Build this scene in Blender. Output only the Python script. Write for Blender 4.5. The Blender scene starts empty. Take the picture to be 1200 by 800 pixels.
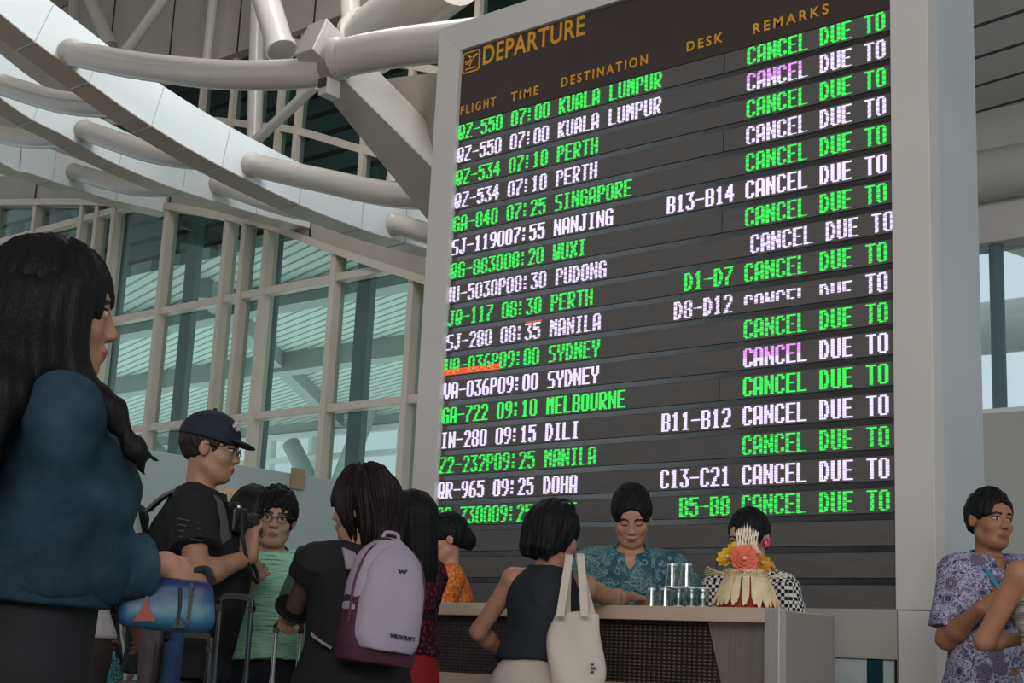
import bpy, bmesh, math, random
import numpy as np
from mathutils import Vector, Matrix

random.seed(7)
SC = bpy.context.scene
COL = SC.collection

# ------------------------------------------------------------------ camera
CAM = np.array([0.0, 0.0, 0.92])
FOC, PITCH, ROLL, YAW = 1692.665, 0.21387684, 0.04730385, 2.28455607
_d = np.array([math.cos(YAW)*math.cos(PITCH), math.sin(YAW)*math.cos(PITCH), math.sin(PITCH)])
_r0 = np.array([math.sin(YAW), -math.cos(YAW), 0.0])
_u0 = np.cross(_r0, _d)
_r = _r0*math.cos(ROLL) + _u0*math.sin(ROLL)
_u = -_r0*math.sin(ROLL) + _u0*math.cos(ROLL)
cd = bpy.data.cameras.new('camera')
cam = bpy.data.objects.new('camera', cd)
COL.objects.link(cam)
M = Matrix.Identity(4)
for i in range(3):
    M[i][0], M[i][1], M[i][2], M[i][3] = _r[i], _u[i], -_d[i], CAM[i]
cam.matrix_world = M
cd.sensor_fit = 'HORIZONTAL'
cd.sensor_width = 36.0
cd.lens = FOC/1200*36.0
cd.clip_end = 500
SC.camera = cam


def ray(x, y):
    return _d + _r*(x-600)/FOC - _u*(y-400)/FOC
def at(x, y, D):                       # a point seen at (x, y), D metres down the view axis
    return Vector(CAM + ray(x, y)*D)
def atY(x, y, Y):
    v = ray(x, y); return Vector(CAM + v*Y/v[1])
def atX(x, y, X):
    v = ray(x, y); return Vector(CAM + v*X/v[0])

# ------------------------------------------------------------------ world, lights, exposure
SC.view_settings.view_transform = 'Standard'
SC.view_settings.look = 'None'
SC.view_settings.gamma = 1.0
SC.view_settings.use_curve_mapping = False
SC.view_settings.exposure = 0.15
w = bpy.data.worlds.new('sky'); SC.world = w; w.use_nodes = True
nt = w.node_tree
bg = nt.nodes['Background']
bg.inputs[0].default_value = (0.80, 0.93, 1.0, 1)
bg.inputs[1].default_value = 0.75

def area(name, loc, target, sx, sy, power, col=(1, 1, 1)):
    l = bpy.data.lights.new(name, 'AREA'); l.shape = 'RECTANGLE'; l.size = sx; l.size_y = sy
    l.energy = power; l.color = col
    o = bpy.data.objects.new(name, l); COL.objects.link(o)
    o.location = loc
    o.rotation_euler = (Vector(target)-Vector(loc)).to_track_quat('-Z', 'Y').to_euler()
    return o
area('daylight_behind', (3.0, -7.0, 5.0), (-4.5, 6, 3.4), 9, 3.5, 700, (1.0, 0.95, 0.91))
area('rib_fill', (-9.4, 8.2, 9.6), (-11.7, 8.9, 6.0), 1.2, 9, 330, (0.88, 0.96, 1.0))  # added lamp out of view, brightens the nearest roof rib
area('hall_bounce_fill', (-26, 20, 1.2), (-26, 20.01, 6), 30, 11, 1500, (0.84, 0.97, 0.98))  # added upward fill in place of daylight bounced off the hall floor

# ------------------------------------------------------------------ materials
def srgb(c):
    if isinstance(c, str):
        c = tuple(int(c[i:i+2], 16) for i in (0, 2, 4))
    return tuple(((v/255)/12.92 if v/255 <= 0.04045 else ((v/255+0.055)/1.055)**2.4) for v in c) + (1,)

def mat(name, col, rough=0.5, metal=0.0, noise=0.06, nscale=6.0, bump=0.0, bscale=40.0, spec=0.5, stretch=(1, 1, 1)):
    m = bpy.data.materials.new(name); m.use_nodes = True
    t = m.node_tree; b = t.nodes['Principled BSDF']
    c = srgb(col)
    b.inputs['Roughness'].default_value = rough
    b.inputs['Metallic'].default_value = metal
    b.inputs['Specular IOR Level'].default_value = spec
    tc = t.nodes.new('ShaderNodeTexCoord'); mp = t.nodes.new('ShaderNodeMapping')
    mp.inputs['Scale'].default_value = stretch
    t.links.new(tc.outputs['Object'], mp.inputs[0])
    n = t.nodes.new('ShaderNodeTexNoise'); n.inputs['Scale'].default_value = nscale; n.inputs['Detail'].default_value = 4
    t.links.new(mp.outputs[0], n.inputs['Vector'])
    r = t.nodes.new('ShaderNodeValToRGB')
    r.color_ramp.elements[0].position = 0.3; r.color_ramp.elements[1].position = 0.7
    r.color_ramp.elements[0].color = tuple(v*(1-noise*2) for v in c[:3]) + (1,)
    r.color_ramp.elements[1].color = tuple(min(1, v*(1+noise)) for v in c[:3]) + (1,)
    t.links.new(n.outputs['Fac'], r.inputs[0]); t.links.new(r.outputs[0], b.inputs['Base Color'])
    if bump:
        n2 = t.nodes.new('ShaderNodeTexNoise'); n2.inputs['Scale'].default_value = bscale; n2.inputs['Detail'].default_value = 3
        t.links.new(mp.outputs[0], n2.inputs['Vector'])
        bp = t.nodes.new('ShaderNodeBump'); bp.inputs['Strength'].default_value = bump; bp.inputs['Distance'].default_value = 0.01
        t.links.new(n2.outputs['Fac'], bp.inputs['Height']); t.links.new(bp.outputs[0], b.inputs['Normal'])
    return m

def emit(name, col, s):
    m = bpy.data.materials.new(name); m.use_nodes = True
    b = m.node_tree.nodes['Principled BSDF']
    b.inputs['Base Color'].default_value = (0.02, 0.02, 0.02, 1)
    b.inputs['Emission Color'].default_value = col + (1,)
    b.inputs['Emission Strength'].default_value = s
    return m

def glass(name, tint, rough=0.02, base=0.025):
    """thin architectural glass: tinted see-through plus a clear reflection"""
    m = bpy.data.materials.new(name); m.use_nodes = True
    t = m.node_tree; t.nodes.remove(t.nodes['Principled BSDF']); out = t.nodes['Material Output']
    tr = t.nodes.new('ShaderNodeBsdfTransparent'); tr.inputs[0].default_value = tint + (1,)
    gl = t.nodes.new('ShaderNodeBsdfGlossy'); gl.inputs['Roughness'].default_value = rough
    lw = t.nodes.new('ShaderNodeLayerWeight'); lw.inputs['Blend'].default_value = 0.5
    pw = t.nodes.new('ShaderNodeMath'); pw.operation = 'POWER'; pw.inputs[1].default_value = 5
    fr = t.nodes.new('ShaderNodeMath'); fr.operation = 'MULTIPLY_ADD'; fr.inputs[1].default_value = 0.9; fr.inputs[2].default_value = base
    t.links.new(lw.outputs['Facing'], pw.inputs[0]); t.links.new(pw.outputs[0], fr.inputs[0])
    mx = t.nodes.new('ShaderNodeMixShader')
    t.links.new(fr.outputs[0], mx.inputs[0]); t.links.new(tr.outputs[0], mx.inputs[1]); t.links.new(gl.outputs[0], mx.inputs[2])
    t.links.new(mx.outputs[0], out.inputs[0])
    return m

def stripes(name, c1, c2, direction, period, duty, rough=0.5):
    """slatted metal ceiling: panels of colour c1 parted by open joints c2, joints along `direction`"""
    m = bpy.data.materials.new(name); m.use_nodes = True
    t = m.node_tree; b = t.nodes['Principled BSDF']; b.inputs['Roughness'].default_value = rough
    tc = t.nodes.new('ShaderNodeTexCoord')
    dt = t.nodes.new('ShaderNodeVectorMath'); dt.operation = 'DOT_PRODUCT'
    dt.inputs[1].default_value = (-direction[1], direction[0], 0)
    t.links.new(tc.outputs['Object'], dt.inputs[0])
    a = t.nodes.new('ShaderNodeMath'); a.operation = 'DIVIDE'; a.inputs[1].default_value = period
    t.links.new(dt.outputs['Value'], a.inputs[0])
    f = t.nodes.new('ShaderNodeMath'); f.operation = 'FRACT'; t.links.new(a.outputs[0], f.inputs[0])
    g = t.nodes.new('ShaderNodeMath'); g.operation = 'LESS_THAN'; g.inputs[1].default_value = duty
    t.links.new(f.outputs[0], g.inputs[0])
    mx = t.nodes.new('ShaderNodeMix'); mx.data_type = 'RGBA'
    mx.inputs[6].default_value = srgb(c2); mx.inputs[7].default_value = srgb(c1)
    t.links.new(g.outputs[0], mx.inputs[0]); t.links.new(mx.outputs[2], b.inputs['Base Color'])
    return m

MT = {}
MT['frame'] = mat('painted_panel', 'c9c2be', 0.42, 0.0, 0.03, 1.5)
MT['header'] = mat('brown_header', '3c2f2b', 0.5, 0.0, 0.05, 4)
MT['yellow'] = mat('yellow_lettering', 'd79a24', 0.5)
MT['strip'] = mat('matt_louvre', '5a5654', 0.55, 0.0, 0.06, 60, 0.12, 300, stretch=(0.1, 1, 1))
MT['spacer'] = mat('brushed_spacer', '6c6a6a', 0.2, 0.9, 0.08, 30, 0.06, 120, stretch=(0.3, 1, 1))
MT['gap'] = mat('dark_gap', '151517', 0.7)
MT['led_g'] = emit('led_green', (0.045, 0.93, 0.11), 1.0)
MT['led_w'] = emit('led_white', (0.80, 0.70, 0.97), 1.15)
MT['led_r'] = emit('led_red', (0.95, 0.10, 0.03), 1.0)
MT['led_m'] = emit('led_magenta', (0.78, 0.32, 0.90), 1.1)
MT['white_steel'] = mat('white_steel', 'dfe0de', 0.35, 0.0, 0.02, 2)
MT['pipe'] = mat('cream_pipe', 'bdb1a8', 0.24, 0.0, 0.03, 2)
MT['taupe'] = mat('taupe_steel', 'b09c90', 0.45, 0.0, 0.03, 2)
MT['seam'] = mat('panel_seam', 'b4b2ae', 0.6)
MT['mullion'] = mat('mullion', 'cbbcae', 0.45, 0.0, 0.03, 3)
MT['fascia'] = mat('fascia', 'a89a8e', 0.6, 0.0, 0.04, 2)
MT['teal_steel'] = mat('grey_green_steel', '5d7074', 0.6, 0.0, 0.05, 3)
MT['hall_beam'] = mat('hall_beam', '97a19c', 0.6, 0.0, 0.05, 2)
MT['glass'] = glass('tinted_glass', (0.76, 0.85, 0.82))
MT['clear'] = glass('clear_glass', (0.9, 0.95, 0.95))
MT['hoard'] = mat('hoarding_board', 'a8b2b2', 0.6, 0.0, 0.02, 1.5)
MT['tape'] = mat('brown_tape', '9a8168', 0.5)
MT['floor'] = mat('terrazzo', '8d8780', 0.25, 0.0, 0.08, 25)
MT['wall'] = mat('grey_wall', 'b3b0ab', 0.6, 0.0, 0.03, 1.2)
MT['black'] = mat('black_plastic', '141416', 0.45)
MT['rubber'] = mat('dark_rubber', '1a1a1c', 0.7)
MT['chrome'] = mat('brushed_steel', 'b9b6b3', 0.3, 0.9, 0.05, 30, stretch=(1, 1, 0.1))
MT['steel'] = mat('satin_steel', 'c9bdb4', 0.32, 0.85, 0.05, 12, stretch=(8, 8, 0.2))
MT['alu'] = mat('pale_aluminium', 'd8d2ce', 0.35, 0.7, 0.05, 14, stretch=(8, 8, 0.2))

# ------------------------------------------------------------------ mesh helpers
class MB:
    def __init__(s):
        s.v = []; s.f = []
    def box(s, lo, hi):
        x0, y0, z0 = lo; x1, y1, z1 = hi
        n = len(s.v)
        s.v += [(x0, y0, z0), (x1, y0, z0), (x1, y1, z0), (x0, y1, z0), (x0, y0, z1), (x1, y0, z1), (x1, y1, z1), (x0, y1, z1)]
        s.f += [tuple(n+i for i in q) for q in ((3, 2, 1, 0), (4, 5, 6, 7), (0, 1, 5, 4), (1, 2, 6, 5), (2, 3, 7, 6), (3, 0, 4, 7))]
        return s
    def hexa(s, p):                       # eight corners, bottom ring then top ring
        n = len(s.v); s.v += [tuple(q) for q in p]
        s.f += [tuple(n+i for i in q) for q in ((3, 2, 1, 0), (4, 5, 6, 7), (0, 1, 5, 4), (1, 2, 6, 5), (2, 3, 7, 6), (3, 0, 4, 7))]
        return s
    def bar(s, a, b, w, h, up=(0, 0, 1)):
        a = Vector(a); b = Vector(b); d = (b-a).normalized(); u = Vector(up)
        x = d.cross(u)
        if x.length < 1e-4: x = d.cross(Vector((1, 0, 0)))
        x.normalize(); u = x.cross(d).normalized()
        p = []
        for q in (a, b):
            for sx, sz in ((-1, -1), (1, -1), (1, 1), (-1, 1)):
                p.append(q + x*sx*w/2 + u*sz*h/2)
        n = len(s.v); s.v += [tuple(q) for q in p]
        s.f += [tuple(n+i for i in q) for q in ((0, 1, 2, 3), (7, 6, 5, 4), (4, 5, 1, 0), (5, 6, 2, 1), (6, 7, 3, 2), (7, 4, 0, 3))]
        return s
    def tube(s, pts, rad, seg=16, cap=True):
        pts = [Vector(p) for p in pts]; n = len(pts)
        if not isinstance(rad, (list, tuple)): rad = [rad]*n
        base = len(s.v); ref = None
        for i, p in enumerate(pts):
            d = (pts[min(i+1, n-1)]-pts[max(i-1, 0)]).normalized()
            if ref is None:
                ref = d.cross(Vector((0, 0, 1)))
                if ref.length < 0.05: ref = d.cross(Vector((1, 0, 0)))
            x = (ref - d*ref.dot(d)).normalized(); y = d.cross(x); ref = x
            for k in range(seg):
                a = 2*math.pi*k/seg
                s.v.append(tuple(p + (x*math.cos(a)+y*math.sin(a))*rad[i]))
        for i in range(n-1):
            for k in range(seg):
                k2 = (k+1) % seg
                s.f.append((base+i*seg+k, base+i*seg+k2, base+(i+1)*seg+k2, base+(i+1)*seg+k))
        if cap:
            s.f.append(tuple(base+k for k in range(seg))[::-1]); s.f.append(tuple(base+(n-1)*seg+k for k in range(seg)))
        return s
    def lathe(s, prof, seg=24, c=(0, 0, 0)):   # profile of (r, z)
        base = len(s.v)
        for r, z in prof:
            for k in range(seg):
                a = 2*math.pi*k/seg; s.v.append((c[0]+r*math.cos(a), c[1]+r*math.sin(a), c[2]+z))
        for i in range(len(prof)-1):
            for k in range(seg):
                k2 = (k+1) % seg
                s.f.append((base+i*seg+k, base+i*seg+k2, base+(i+1)*seg+k2, base+(i+1)*seg+k))
        return s
    def prism(s, poly, off):             # polygon extruded by a vector
        n = len(s.v); k = len(poly); off = Vector(off)
        s.v += [tuple(p) for p in poly] + [tuple(Vector(p)+off) for p in poly]
        s.f.append(tuple(range(n, n+k))[::-1]); s.f.append(tuple(range(n+k, n+2*k)))
        for i in range(k):
            j = (i+1) % k; s.f.append((n+i, n+j, n+k+j, n+k+i))
        return s
    def strip(s, secs, closed=True):     # sections of equal length rings -> skin
        n = len(s.v); k = len(secs[0])
        for q in secs: s.v += [tuple(p) for p in q]
        for i in range(len(secs)-1):
            for j in range(k if closed else k-1):
                j2 = (j+1) % k
                s.f.append((n+i*k+j, n+i*k+j2, n+(i+1)*k+j2, n+(i+1)*k+j))
        if closed:
            s.f.append(tuple(n+j for j in range(k))[::-1]); s.f.append(tuple(n+(len(secs)-1)*k+j for j in range(k)))
        return s
    def obj(s, name, m, parent=None, smooth=False, bevel=0.0, seg=2):
        me = bpy.data.meshes.new(name); me.from_pydata(s.v, [], s.f)
        bm = bmesh.new(); bm.from_mesh(me)
        bmesh.ops.recalc_face_normals(bm, faces=bm.faces)
        if bevel:
            ed = [e for e in bm.edges if len(e.link_faces) == 2 and e.calc_face_angle(0) > 0.6]
            bmesh.ops.bevel(bm, geom=ed, offset=bevel, segments=seg, profile=0.6, affect='EDGES', clamp_overlap=True)
        bm.to_mesh(me); bm.free()
        if m is not None: me.materials.append(m)
        o = bpy.data.objects.new(name, me); COL.objects.link(o)
        if parent is not None: o.parent = parent
        if smooth:
            me.shade_smooth() if smooth is True else me.set_sharp_from_angle(angle=smooth)
            if smooth is not True:
                me.polygons.foreach_set('use_smooth', [True]*len(me.polygons))
        return o

def thing(name, label, cat, loc=(0, 0, 0), rz=0, group=None):
    o = bpy.data.objects.new(name, None); COL.objects.link(o)
    o.location = loc; o.rotation_euler = (0, 0, rz); o.empty_display_size = 0.1
    return tag(o, label, cat, group)
def tag(o, label, cat, group=None, kind=None):
    o['label'] = label; o['category'] = cat
    if group: o['group'] = group
    if kind: o['kind'] = kind
    return o
def struct(o):
    o['kind'] = 'structure'; return o
def copy_tree(o, parent=None):
    c = o.copy(); COL.objects.link(c)
    if parent: c.parent = parent
    for ch in list(o.children): copy_tree(ch, c)
    return c
def curve(pts, n=24):                    # Catmull-Rom through points
    P = [np.array(p, float) for p in pts]; P = [2*P[0]-P[1]] + P + [2*P[-1]-P[-2]]
    out = []
    for i in range(1, len(P)-2):
        for k in range(n):
            t = k/n
            out.append(0.5*((2*P[i]) + (-P[i-1]+P[i+1])*t + (2*P[i-1]-5*P[i]+4*P[i+1]-P[i+2])*t*t + (-P[i-1]+3*P[i]-3*P[i+1]+P[i+2])*t**3))
    out.append(P[-2]); return out
# ------------------------------------------------------------------ the setting
SA = math.radians(163.5)
SD = (math.cos(SA), math.sin(SA), 0)
struct(MB().box((-40, -9, -0.1), (9, 42, 0)).obj('floor', MT['floor']))
struct(MB().box((-30, -9, 12.2), (9, 14.9, 12.4)).obj('ceiling', stripes('roof_soffit', 'a3988d', '2c2826', (1, 0, 0), 1.1, 0.93)))
# unseen wall added behind the camera's left side to block light
struct(MB().box((-14, -9.2, 0), (-1.0, -9, 12.2)).obj('wall_light_block', MT['wall']))

# unseen low screen added behind the camera to shade the people on the left
struct(MB().box((-7.5, -1.75, 0), (-1.0, -1.55, 2.9)).obj('wall_shade_screen', MT['wall']))
WY = 13.0
# curved head of the window wall
headpts = curve([(-27, 9.1), (-23.8, 8.58), (-20.9, 8.09), (-18.45, 7.6), (-16.9, 7.17), (-15.96, 6.89), (-14.46, 6.29), (-12.95, 5.72), (-11, 5.0), (-9.2, 4.6)], 10)
def head(X):
    return float(np.interp(X, [p[0] for p in headpts], [p[1] for p in headpts]))
m = MB()
for i in range(len(headpts)-1):
    (x0, z0), (x1, z1) = headpts[i], headpts[i+1]
    m.hexa([(x0, WY-0.12, z0), (x1, WY-0.12, z1), (x1, WY+0.1, z1), (x0, WY+0.1, z0),
            (x0, WY-0.12, z0+0.95), (x1, WY-0.12, z1+0.95), (x1, WY+0.1, z1+0.95), (x0, WY+0.1, z0+0.95)])
fas = struct(m.obj('wall_fascia', MT['fascia'], smooth=0.6))
g = MB()
for X in (-22.4, -20.2, -18.4, -16.7, -15.0):
    g.box((X-0.012, WY-0.135, head(X)+0.0), (X+0.012, WY-0.115, head(X)+0.93))
g.obj('seam', MT['gap'], fas)
m = MB()
for i in range(len(headpts)-1):
    (x0, z0), (x1, z1) = headpts[i], headpts[i+1]
    m.hexa([(x0, WY-0.17, z0-0.09), (x1, WY-0.17, z1-0.09), (x1, WY+0.1, z1-0.09), (x0, WY+0.1, z0-0.09),
            (x0, WY-0.17, z0+0.02), (x1, WY-0.17, z1+0.02), (x1, WY+0.1, z1+0.02), (x0, WY+0.1, z0+0.02)])
m.obj('head_frame', MT['mullion'], fas, smooth=0.6)
# window_1: the big glazed wall
win = thing('window_1', 'tall tinted glass curtain wall in pale mullions below the curved fascia', 'window', (0, 0, 0)); win['kind'] = 'structure'
MX = [-25.3, -23.8, -22.37, -20.89, -20.42, -19.92, -18.45, -16.91, -16.48, -15.96, -14.46, -12.93, -11.5]
for X in MX:
    MB().box((X-0.05, WY-0.14, 0), (X+0.05, WY+0.08, head(X)-0.02)).obj('mullion', MT['mullion'], win, bevel=0.01)
for z in (2.2, 4.05, 5.87, 7.77):
    xe = min([p[0] for p in headpts if p[1] < z+0.02 and p[0] < 0] + [-9.0])
    MB().box((-27, WY-0.11, z-0.055), (max(-27, min(xe, -9.0)), WY+0.05, z+0.055)).obj('transom', MT['mullion'], win, bevel=0.01)
for X0, X1 in zip([-27]+MX, MX+[-9]):
    z1 = min(head(X0), head(X1))
    p = [(X0, WY, 0), (X1, WY, 0), (X1, WY+0.012, 0), (X0, WY+0.012, 0), (X0, WY, head(X0)), (X1, WY, head(X1)), (X1, WY+0.012, head(X1)), (X0, WY+0.012, head(X0))]
    MB().hexa(p).obj('pane', MT['glass'], win)
# upper glazing (clerestory) above the fascia
cle = thing('window_2', 'upper glazing with sloping transoms seen above the arched white beams', 'window'); cle['kind'] = 'structure'
CY = 13.35
def up(X, off): return head(X) + off
CX = [-21.5, -20.0, -18.4, -17.6, -16.95, -16.42, -15.98, -14.5, -13.6, -12.4]
for X in CX:
    MB().box((X-0.045, CY-0.08, up(X, 0.5)), (X+0.045, CY+0.08, 10.2)).obj('mullion', MT['mullion'], cle)
for off in (1.55, 2.95):
    m = MB()
    for a, b in zip(headpts[:-1], headpts[1:]):
        if a[0] < -10.5: m.bar((a[0], CY, a[1]+off), (b[0], CY, b[1]+off), 0.12, 0.11)
    m.obj('transom', MT['mullion'], cle)
cg = glass('dark_tinted_glass', (0.6, 0.72, 0.71))
lowp = [(p[0], CY, p[1]+0.6) for p in headpts if -26 < p[0] < -10]
MB().prism(lowp+[(lowp[-1][0], CY, 10.05), (lowp[0][0], CY, 10.05)], (0, 0.012, 0)).obj('pane', cg, cle)
struct(MB().box((-48, 14.6, 7.0), (-9, 14.8, 12.2)).obj('wall_lantern', stripes('lantern_louvres', '6f7a76', '20292a', (1, 0, 0), 1, 2)))
for k in range(8):
    struct(MB().box((-48, 14.56, 7.5+k*0.36), (-9, 14.6, 7.56+k*0.36)).obj('trim_%d' % (k+2), MT['gap']))
# taupe panelled wall over the clerestory
pw = struct(MB().box((-26, CY-0.2, 10.0), (-9, CY+0.3, 12.2)).obj('wall_upper', MT['fascia']))
g = MB()
for X in (-21, -19.2, -17.4, -15.6, -13.8): g.box((X-0.01, CY-0.215, 10.0), (X+0.01, CY-0.2, 12.2))
g.obj('seam', MT['gap'], pw)

# ---- the hall beyond the glass
hall_m = stripes('slatted_hall_ceiling', 'c3d0c9', '6f7d78', SD, 0.22, 0.72)
hc = MB()
hc.box((-56, 13.7, 6.9), (-12.6, 26.2, 7.1))
struct(hc.obj('ceiling_hall', hall_m))
hb = MB()
def archbeam(y, z0, dz, x0=-50, x1=-12.6, w=0.4, h=0.42):
    n = 16; s = []
    for i in range(n+1):
        t = i/n; X = x0+(x1-x0)*t; z = z0 + dz*math.sin(t*math.pi)
        s.append([(X, y-w/2, z-h/2), (X, y+w/2, z-h/2), (X, y+w/2, z+h/2), (X, y-w/2, z+h/2)])
    return s
for (y, z0, dz) in ((15.6, 6.72, 0.0), (19.5, 6.70, 0.0)):
    o = MB().strip(archbeam(y, z0, dz)).obj('beam', MT['hall_beam'], smooth=0.5); struct(o)
struct(MB().bar((-19.5, 14.5, 6.75), (-28, 25.5, 6.75), 0.3, 0.35).obj('beam', MT['hall_beam']))
# fins of grey-green steel right behind the triple mullions
for X in (-23.75, -22.25, -20.35, -18.35, -16.40, -14.36, -12.83):
    struct(MB().box((X, 13.25, 0), (X+0.27, 13.36, 8.2 if X < -17 else head(X)+0.8)).obj('column', MT['teal_steel']))
# far bright windows of the hall
FYW = 26.0
fw = thing('window_3', 'far bright windows of the hall beyond, above the white hoarding', 'window'); fw['kind'] = 'structure'
for X in np.arange(-50, -12.5, 1.7):
    MB().box((X-0.07, FYW, 0), (X+0.07, FYW+0.2, 6.6)).obj('mullion', MT['white_steel'], fw)
for z in (1.0, 3.0, 5.0, 5.9, 6.55):
    MB().box((-50, FYW-0.05, z-0.07), (-12.5, FYW+0.15, z+0.07)).obj('transom', MT['white_steel'], fw)
struct(MB().box((-50, FYW, 6.55), (-12.5, FYW+0.3, 7.2)).obj('wall_hall', MT['hall_beam']))
for pa, pb in (((341, 520), (364, 566)), ((398, 566), (416, 520)), ((150, 500), (196, 540))):
    a = atY(*pa, FYW-0.8); b = atY(*pb, FYW-0.8); b = a+(b-a)*2.2
    struct(MB().tube([a, b], 0.24, 16).obj('column', MT['hall_beam'], smooth=0.7))

# ---- white hoarding in front of the glass
ho = thing('hoarding', 'white temporary partition board along the foot of the glass wall', 'partition', (-8, 8.6, 0))
MB().box((-0.03, -6.2, 0), (0.03, 0, 2.13)).obj('board', MT['hoard'], ho, bevel=0.004)
for y in (-6.1, -4.1, -2.1, -0.1):
    MB().box((-0.09, y-0.04, 0), (-0.03, y+0.04, 2.08)).obj('post', MT['mullion'], ho)
q = atX(344, 561, -8)
MB().box((-0.02+0.052, q.y-8.6-0.06, 2.02), (0.056, q.y-8.6+0.06, 2.17)).obj('tape', MT['tape'], ho)

# ---- roof ribs: box girders along Y, arching down towards the glass
def rib(X, pts, h, wd, label, ext=3.0):
    c = curve([(p[0], p[1]) for p in pts], 10)
    o = thing('roof_rib', label, 'roof beam', (X, c[0][0], 0), group=None)
    o['kind'] = 'structure'
    up_ = []; lo_ = []
    for i, p in enumerate(c):
        t = np.array(c[min(i+1, len(c)-1)])-np.array(c[max(i-1, 0)]); t /= np.linalg.norm(t)
        nrm = np.array([-t[1], t[0]])
        lo_.append(p); up_.append(np.array(p)+nrm*h)
    y0 = c[0][0]
    m = MB().strip([[(0, a[0]-y0, a[1]+0.012), (0, b[0]-y0, b[1]), (-wd, b[0]-y0, b[1]), (-wd, a[0]-y0, a[1]+0.012)] for a, b in zip(lo_, up_)])
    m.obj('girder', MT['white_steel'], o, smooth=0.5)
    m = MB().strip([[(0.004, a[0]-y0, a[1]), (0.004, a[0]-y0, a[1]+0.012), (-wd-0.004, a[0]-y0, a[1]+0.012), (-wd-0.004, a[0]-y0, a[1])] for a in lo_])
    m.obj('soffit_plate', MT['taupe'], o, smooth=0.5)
    g = MB()
    for k in range(6, len(c), 9):
        a, b = lo_[k], up_[k]; g.bar((0.001, a[0]-y0, a[1]), (0.001, b[0]-y0, b[1]), 0.007, 0.007)
        g.bar((0, a[0]-y0, a[1]-0.001), (-wd, a[0]-y0, a[1]-0.001), 0.012, 0.012)
    g.obj('seam', MT['seam'], o)
    return o
rib(-11.7, [(2.6, 8.1), (4.4, 7.15), (6.16, 6.42), (6.9, 6.17), (7.7, 5.93), (8.67, 5.74), (9.85, 5.61), (10.89, 5.575), (11.68, 5.60), (12.6, 5.66)], 0.47, 0.32, 'nearest long white arched roof beam crossing the upper left')
rib(-15.0, [(3.5, 9.0), (6.0, 7.85), (8.03, 6.97), (8.9, 6.78), (9.52, 6.66), (10.56, 6.58), (11.9, 6.60), (13.0, 6.66)], 0.47, 0.32, 'second arched roof beam, shaded, behind the long white one')
rib(-18.5, [(5.5, 9.3), (8.0, 8.0), (10.02, 7.45), (10.57, 7.42), (11.74, 7.40), (13.0, 7.48)], 0.47, 0.32, 'third arched roof beam, lowest at the left edge')
# short girder at the joint
o = thing('roof_rib', 'short box girder end with a lamp bracket, dropping behind the departure board', 'roof beam', (0, 0, 0)); o['kind'] = 'structure'
A = atX(366, 57, -8.2); B = atX(506, 196, -8.2)
nrm = Vector((0, 0.30, 0.62))
dirv = (B-A).normalized(); B = B + dirv*0.9
m = MB(); hgt = Vector((0, -dirv.z, dirv.y))
if hgt.z < 0: hgt = -hgt
hh = 0.33
m.hexa([A, B, B+Vector((-0.62, 0, 0)), A+Vector((-0.22, 0, 0)), A+hgt*hh, B+hgt*hh, B+hgt*hh+Vector((-0.62, 0, 0)), A+hgt*hh+Vector((-0.22, 0, 0))])
m.obj('girder', MT['pipe'], o, bevel=0.01)
L = atX(386, 104, -8.15)
m = MB().box((L.x-0.05, L.y-0.07, L.z-0.07), (L.x+0.05, L.y+0.07, L.z+0.07)); m.obj('lamp_bracket', MT['pipe'], o, bevel=0.008)
MB().box((L.x-0.04, L.y-0.085, L.z-0.01), (L.x+0.04, L.y-0.07, L.z+0.06)).obj('lamp_lens', MT['black'], o)
# soffit wedge on the right of the joint
W = [atY(420, 96, 8.2), atY(520, 84, 8.0), atY(520, 230, 8.6), atY(500, 196, 8.4)]
struct(MB().prism(W, (0.05, 0.25, 0.06)).obj('trim_1', MT['fascia']))

# purlin pipes from rib to rib, one per station
def pipe(pts, r, label):
    c = curve(pts, 12)
    o = thing('roof_pipe', label, 'roof pipe', tuple(c[0])); o['kind'] = 'structure'
    l = [Vector(p)-Vector(c[0]) for p in c]
    MB().tube(l, r, 28).obj('tube', MT['pipe'], o, smooth=0.9)
    d = (l[1]-l[0]).normalized()
    MB().tube([l[0]-d*0.01, l[0]+d*0.03, l[0]+d*0.06], [r*1.10, r*1.08, r*1.005], 28).obj('collar', MT['pipe'], o, smooth=0.9)
    return o
pipe([(-11.68, 6.9, 6.31), (-10.6, 6.92, 5.93), (-9.4, 6.95, 5.57), (-8.6, 7.06, 5.42), (-8.33, 7.16, 5.43)], 0.125, 'thick curved pipe from the white arched beam to the box joint')
pipe([(-8.15, 7.15, 5.48), (-7.6, 7.25, 5.47), (-6.6, 7.4, 5.38), (-5.2, 7.5, 5.2)], 0.155, 'thick pipe from the box joint running behind the board top')
pipe([(-11.68, 9.15, 5.86), (-10.6, 9.18, 5.50), (-9.4, 9.2, 5.13), (-7.8, 9.2, 4.85)], 0.125, 'curved pipe from the white beam passing behind the board middle')
pipe([(-11.68, 11.3, 5.77), (-10.6, 11.4, 5.40), (-9.0, 11.5, 5.05)], 0.125, 'pipe stub from the far end of the white beam')
for y, za, zb, lab in ((7.9, 7.13, 6.16, 'near'), (9.15, 6.93, 5.95, 'middle'), (11.2, 6.83, 5.86, 'far')):
    pipe([(-14.98, y, za), (-13.4, y, (za+zb)/2-0.12), (-11.95, y, zb)], 0.125, '%s pipe between the white arched beam and the shaded one' % lab)
for y, za, zb, lab in ((9.3, 7.85, 6.96, 'near'), (11.2, 7.65, 6.86, 'far')):
    pipe([(-18.48, y, za), (-16.9, y, (za+zb)/2-0.12), (-15.4, y, zb)], 0.125, '%s pipe between the second and the third arched beam' % lab)
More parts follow.
